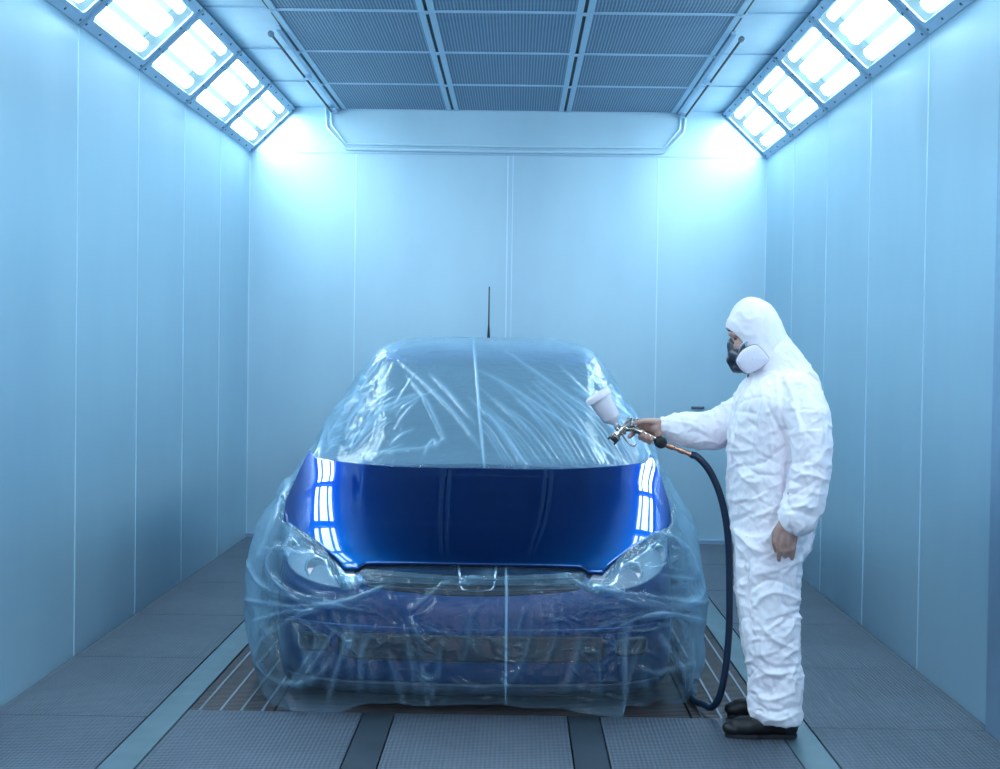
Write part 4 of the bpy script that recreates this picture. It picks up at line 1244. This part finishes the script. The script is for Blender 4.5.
# ---- respirator: dark rubber face piece, two side filters, straps
rb = Blob()
mc = P3(737.5, 354, 6.02)
rb.ball(mc + Vector((.004, 0, .012)), (.044, .050, .052), tilt)
rb.ball(P3(733.0, 345.5, 6.02), (.025, .028, .034))
rb.ball(P3(733, 360, 6.02), (.020, .024, .022))
rb.tube([P3(730.5, 360, 6.02), P3(735, 369, 6.02)], [.018, .016])
rb.ball(P3(739, 368, 6.02), (.032, .040, .022))
for sy in (-1, 1): rb.tube([mc+Vector((-.01, sy*.02, 0)), P3(742, 358, 6.02)+Vector((0, sy*.085, 0))], [.028, .030])
resp = pchild(finish(rb.fuse(.004, 3), 'respirator', M['mask'], None), 'dark rubber half mask respirator')
def filt(sy):
    # rounded four-sided pad outline on the cheek side
    base = 6.02 + sy*.100
    out = [(739.5, 350), (750, 345), (756, 347), (765, 357.5), (765, 361), (756, 368.5), (745, 373), (739, 370.5), (733.5, 363), (734, 358)]
    loop = []
    pts_ = [Vector((a, b, 0)) for a, b in out]; n = len(pts_)
    for i in range(n):
        p0, p1, p2, p3_ = pts_[i-1], pts_[i], pts_[(i+1) % n], pts_[(i+2) % n]
        for q in range(5):
            t = q/5; loop.append(.5*((2*p1)+(p2-p0)*t+(2*p0-5*p1+4*p2-p3_)*t*t+(3*p1-p0-3*p2+p3_)*t**3))
    cx = sum(p.x for p in loop)/len(loop); cy = sum(p.y for p in loop)/len(loop)
    def ring_(sc, dy):
        return [Vector((lambda w: (w.x, base + sy*dy + .35*sy*0 + .0, w.z))(P3(cx+(p.x-cx)*sc, cy+(p.y-cy)*sc, 6.0))) + Vector((0, -(w0.x)*0, 0)) for p, w0 in ((p, p) for p in loop)]
    m = MB(); m.grid([ring_(.90, -.010), ring_(1.0, -.004), ring_(1.0, .010), ring_(.95, .016), ring_(.80, .021), ring_(.5, .025), ring_(.02, .026)], closed_v=True)
    a = m.build('filter_pad', M['filterpad'], smooth=True); pchild(a, 'pale grey filter pad on the cheek side')
    m = MB(); m.grid([ring_(.3, -.016), ring_(1.03, -.014), ring_(1.045, -.006), ring_(1.04, .002), ring_(.99, .003)], closed_v=True)
    c = m.build('filter_housing', M['mask'], smooth=True); pchild(c)
for sy in (-1, 1): filt(sy)
m = MB(); m.tube([P3(741, 345.5, 5.945), P3(745, 342.5, 5.93), P3(748, 342, 5.928)], .004, 8); m.tube([P3(738.5, 354, 5.948), P3(741, 346, 5.943), P3(745.5, 343, 5.935), P3(747, 349, 5.925)], .0045, 8)
pchild(m.build('strap_buckle', M['lightmetal'], smooth=True))
# ---- shoes
def shoe(toe, heel, Y):
    b = Blob(); t = P3(*toe, Y); h = P3(*heel, Y); L = t.x-h.x   # negative
    X_ = lambda f: h.x + L*f
    b.ball((X_(.88), Y, .034), (.045, .042, .030)); b.ball((X_(.72), Y, .042), (.065, .049, .040)); b.ball((X_(.48), Y, .052), (.07, .045, .050))
    b.ball((X_(.22), Y, .062), (.062, .041, .060)); b.ball((X_(.13), Y, .045), (.042, .038, .045)); b.tube([(X_(.25), Y, .06), (X_(.22), Y, .12)], [.050, .046])
    b.tube([(X_(.5), Y, .055), (X_(.3), Y, .10)], [.040, .040])
    me = b.fuse(.005, 4)
    v = coords_of(me); v[:, 2] = np.maximum(v[:, 2], .014); v[:, 2] = np.minimum(v[:, 2], .13); me.vertices.foreach_set('co', v.astype(np.float32).ravel())
    up_ = pchild(finish(me, 'shoe', M['shoe'], None), 'plain black shoe')
    m = MB()
    n = 40; out = []
    for k_ in range(n):
        a = 2*PI*k_/n; f = .5+.5*math.cos(a); w = .045*(abs(math.sin(a))**.75)*(1.0 if f > .5 else .86); w *= (.9 if .25 < f < .5 else 1)
        out.append((X_(f*1.0), Y+math.copysign(w, math.sin(a))))
    m.grid([[(x, y, z) for x, y in out] for z in (.001, .018)], closed_v=True); m.f.append(tuple(range(n))); m.f.append(tuple(n+k_ for k_ in range(n)))
    so = m.build('sole', M['blackrubber']); so.parent = up_; so.matrix_parent_inverse = Matrix.Identity(4)
shoe((724.5, 735), (797, 735), 5.87)
shoe((727, 712), (793, 712), 6.19)

# ------------------------------------------------------------------ spray gun and hose
YG_ = 6.12
gun = empty('spray_gun', P3(622, 430, YG_), 'metal spray gun with a white gravity cup, held in the outstretched hand', 'spray gun')
def gchild(o, label=None, par=None):
    o.parent = par or gun; o.matrix_parent_inverse = (Matrix.Translation(-gun.location))
    if par: o.matrix_parent_inverse = par.matrix_parent_inverse.inverted() @ Matrix.Translation(-gun.location) if False else Matrix.Identity(4)
    if label: o['label'] = label
    return o
def frame_(c, d):
    return Matrix.Translation(c) @ Vector(d).normalized().to_track_quat('Z', 'Y').to_matrix().to_4x4()
cupA, cupB = P3(617, 427, YG_), P3(596.5, 394, YG_)
d = cupB-cupA; Lc = d.length; MM = frame_(cupA, d)
m = MB(); m.lathe([(.0, .0), (.009, 0), (.010, .014), (.014, .020), (.034, .038), (.039, .046), (.046, Lc-.018), (.047, Lc-.014)], MM, 36)
cup = gchild(m.build('cup', M['cup'], smooth=True, angle=50), 'white plastic paint cup')
m = MB(); m.lathe([(.046, Lc-.026), (.055, Lc-.025), (.056, Lc-.006), (.053, Lc-.002), (.042, Lc+.003), (.012, Lc+.005), (.010, Lc+.012), (.006, Lc+.014), (0, Lc+.014)], MM, 36)
lid = m.build('lid', M['cup'], smooth=True, angle=40); lid.parent = cup; lid.matrix_parent_inverse = Matrix.Identity(4)
# head and nozzle
hA, nz_ = P3(627, 424.5, YG_), P3(613.5, 439, YG_)
d = nz_-hA; Lh = d.length; MM = frame_(hA, d)
m = MB(); m.lathe([(0, -.02), (.010, -.018), (.013, -.005), (.013, .02), (.016, .022), (.016, .040), (.013, .042), (.013, Lh-.022), (.019, Lh-.020), (.021, Lh-.010), (.020, Lh-.002)], MM, 28)
gchild(m.build('gun_head', M['gun'], smooth=True, angle=35), 'shiny metal gun body')
m = MB(); m.lathe([(.021, Lh-.012), (.0215, Lh+.002), (.015, Lh+.008), (.006, Lh+.009), (.004, Lh+.004)], MM, 24)
for s_ in (-1, 1): m.box(-.005, .005, s_*.016-.004, s_*.016+.004, Lh, Lh+.016, MM)
gchild(m.build('air_cap', M['blackrubber'], smooth=True, angle=35))
m = MB(); m.tube([P3(616, 426, YG_), P3(621, 431, YG_), P3(626, 431.5, YG_)], [.013, .015, .013], 14); gchild(m.build('cup_socket', M['gun'], smooth=True))
# control knobs on top
for a, b, mt in (((627, 424), (630.5, 417.5), 'gun'), ((633, 425), (637, 418.5), 'gun')):
    p, q = P3(*a, YG_-.004), P3(*b, YG_-.004); d = q-p; l = d.length
    m = MB(); m.lathe([(.006, 0), (.006, l*.45), (.0105, l*.5), (.011, l*.75), (.0085, l*.8), (.0085, l*1.0), (.006, l*1.05), (0, l*1.05)], frame_(p, d), 16)
    gchild(m.build('control_knob', M[mt], smooth=True, angle=35))
# grip
m = MB(); m.tube([P3(622, 428.5, YG_), gA, gA.lerp(gB, .5), gB, P3(664, 443, YG_)], [.014, .0155, .0145, .0135, .011], 16, flat=.85)
gchild(m.build('grip', M['gun'], smooth=True))
m = MB(); m.tube(spline([P3(622, 434, YG_-.01), P3(625, 439, YG_-.012), P3(630, 444, YG_-.014), P3(634, 446, YG_-.014), P3(636.5, 443, YG_-.014)], 5), .0038, 8); m.tube([P3(622, 433.5, YG_-.016), P3(622, 433.5, YG_+.016)], .005, 8)
gchild(m.build('trigger', M['gun'], smooth=True))
p, q = P3(660, 441.5, YG_-.016), P3(660, 441.5, YG_+.02)
m = MB(); MM = frame_(P3(661, 442.5, YG_-.02), Vector((.25, -1, -.1))); m.lathe([(0, -.028), (.017, -.028), (.024, -.02), (.025, .004), (.021, .012), (.017, .014), (0, .015)], MM, 26)
gchild(m.build('regulator_knob', M['blackrubber'], smooth=True, angle=35), 'round black air regulator knob')
cA, cB = P3(662, 443, YG_), P3(691, 454.5, YG_-.01); d = cB-cA; l = d.length
m = MB(); m.lathe([(.010, 0), (.0125, .03), (.0125, .05), (.009, .054), (.009, .07), (.0115, .072), (.0115, l-.03), (.009, l-.028), (.009, l-.012), (.012, l-.01), (.012, l), (0, l)], frame_(cA, d), 18)
gchild(m.build('air_connector', M['brass'], smooth=True, angle=35), 'copper coloured air connector')
HP_ = [P3(691, 454.5, YG_-.01), P3(698, 457.5, YG_-.015), P3(709, 470, YG_-.02), P3(718.5, 490, YG_-.02), P3(725, 515, YG_-.02), P3(728.5, 545, YG_-.01), P3(729.5, 590, YG_), P3(729, 630, YG_+.01), P3(726, 665, YG_+.02), P3(721, 692, YG_+.03),
       P3(715.5, 704, YG_+.05), P3(710, 707.5, YG_+.08), P3(704.5, 704.5, YG_+.13)]
e_ = HP_[-1]
HP_ += [Vector((e_.x-.025, 6.42, .017)), Vector((e_.x-.02, 6.8, .016)), Vector((e_.x+.02, 7.8, .016))]
HP_ = spline(HP_, 8)
HP_ = [Vector((p.x, p.y, max(p.z, .016))) for p in HP_]
m = MB(); m.tube(HP_, .0145, 14)
tag(m.build('air_hose', M['hose'], smooth=True), 'dark blue air hose hanging in an arc from the spray gun to the floor', 'hose')
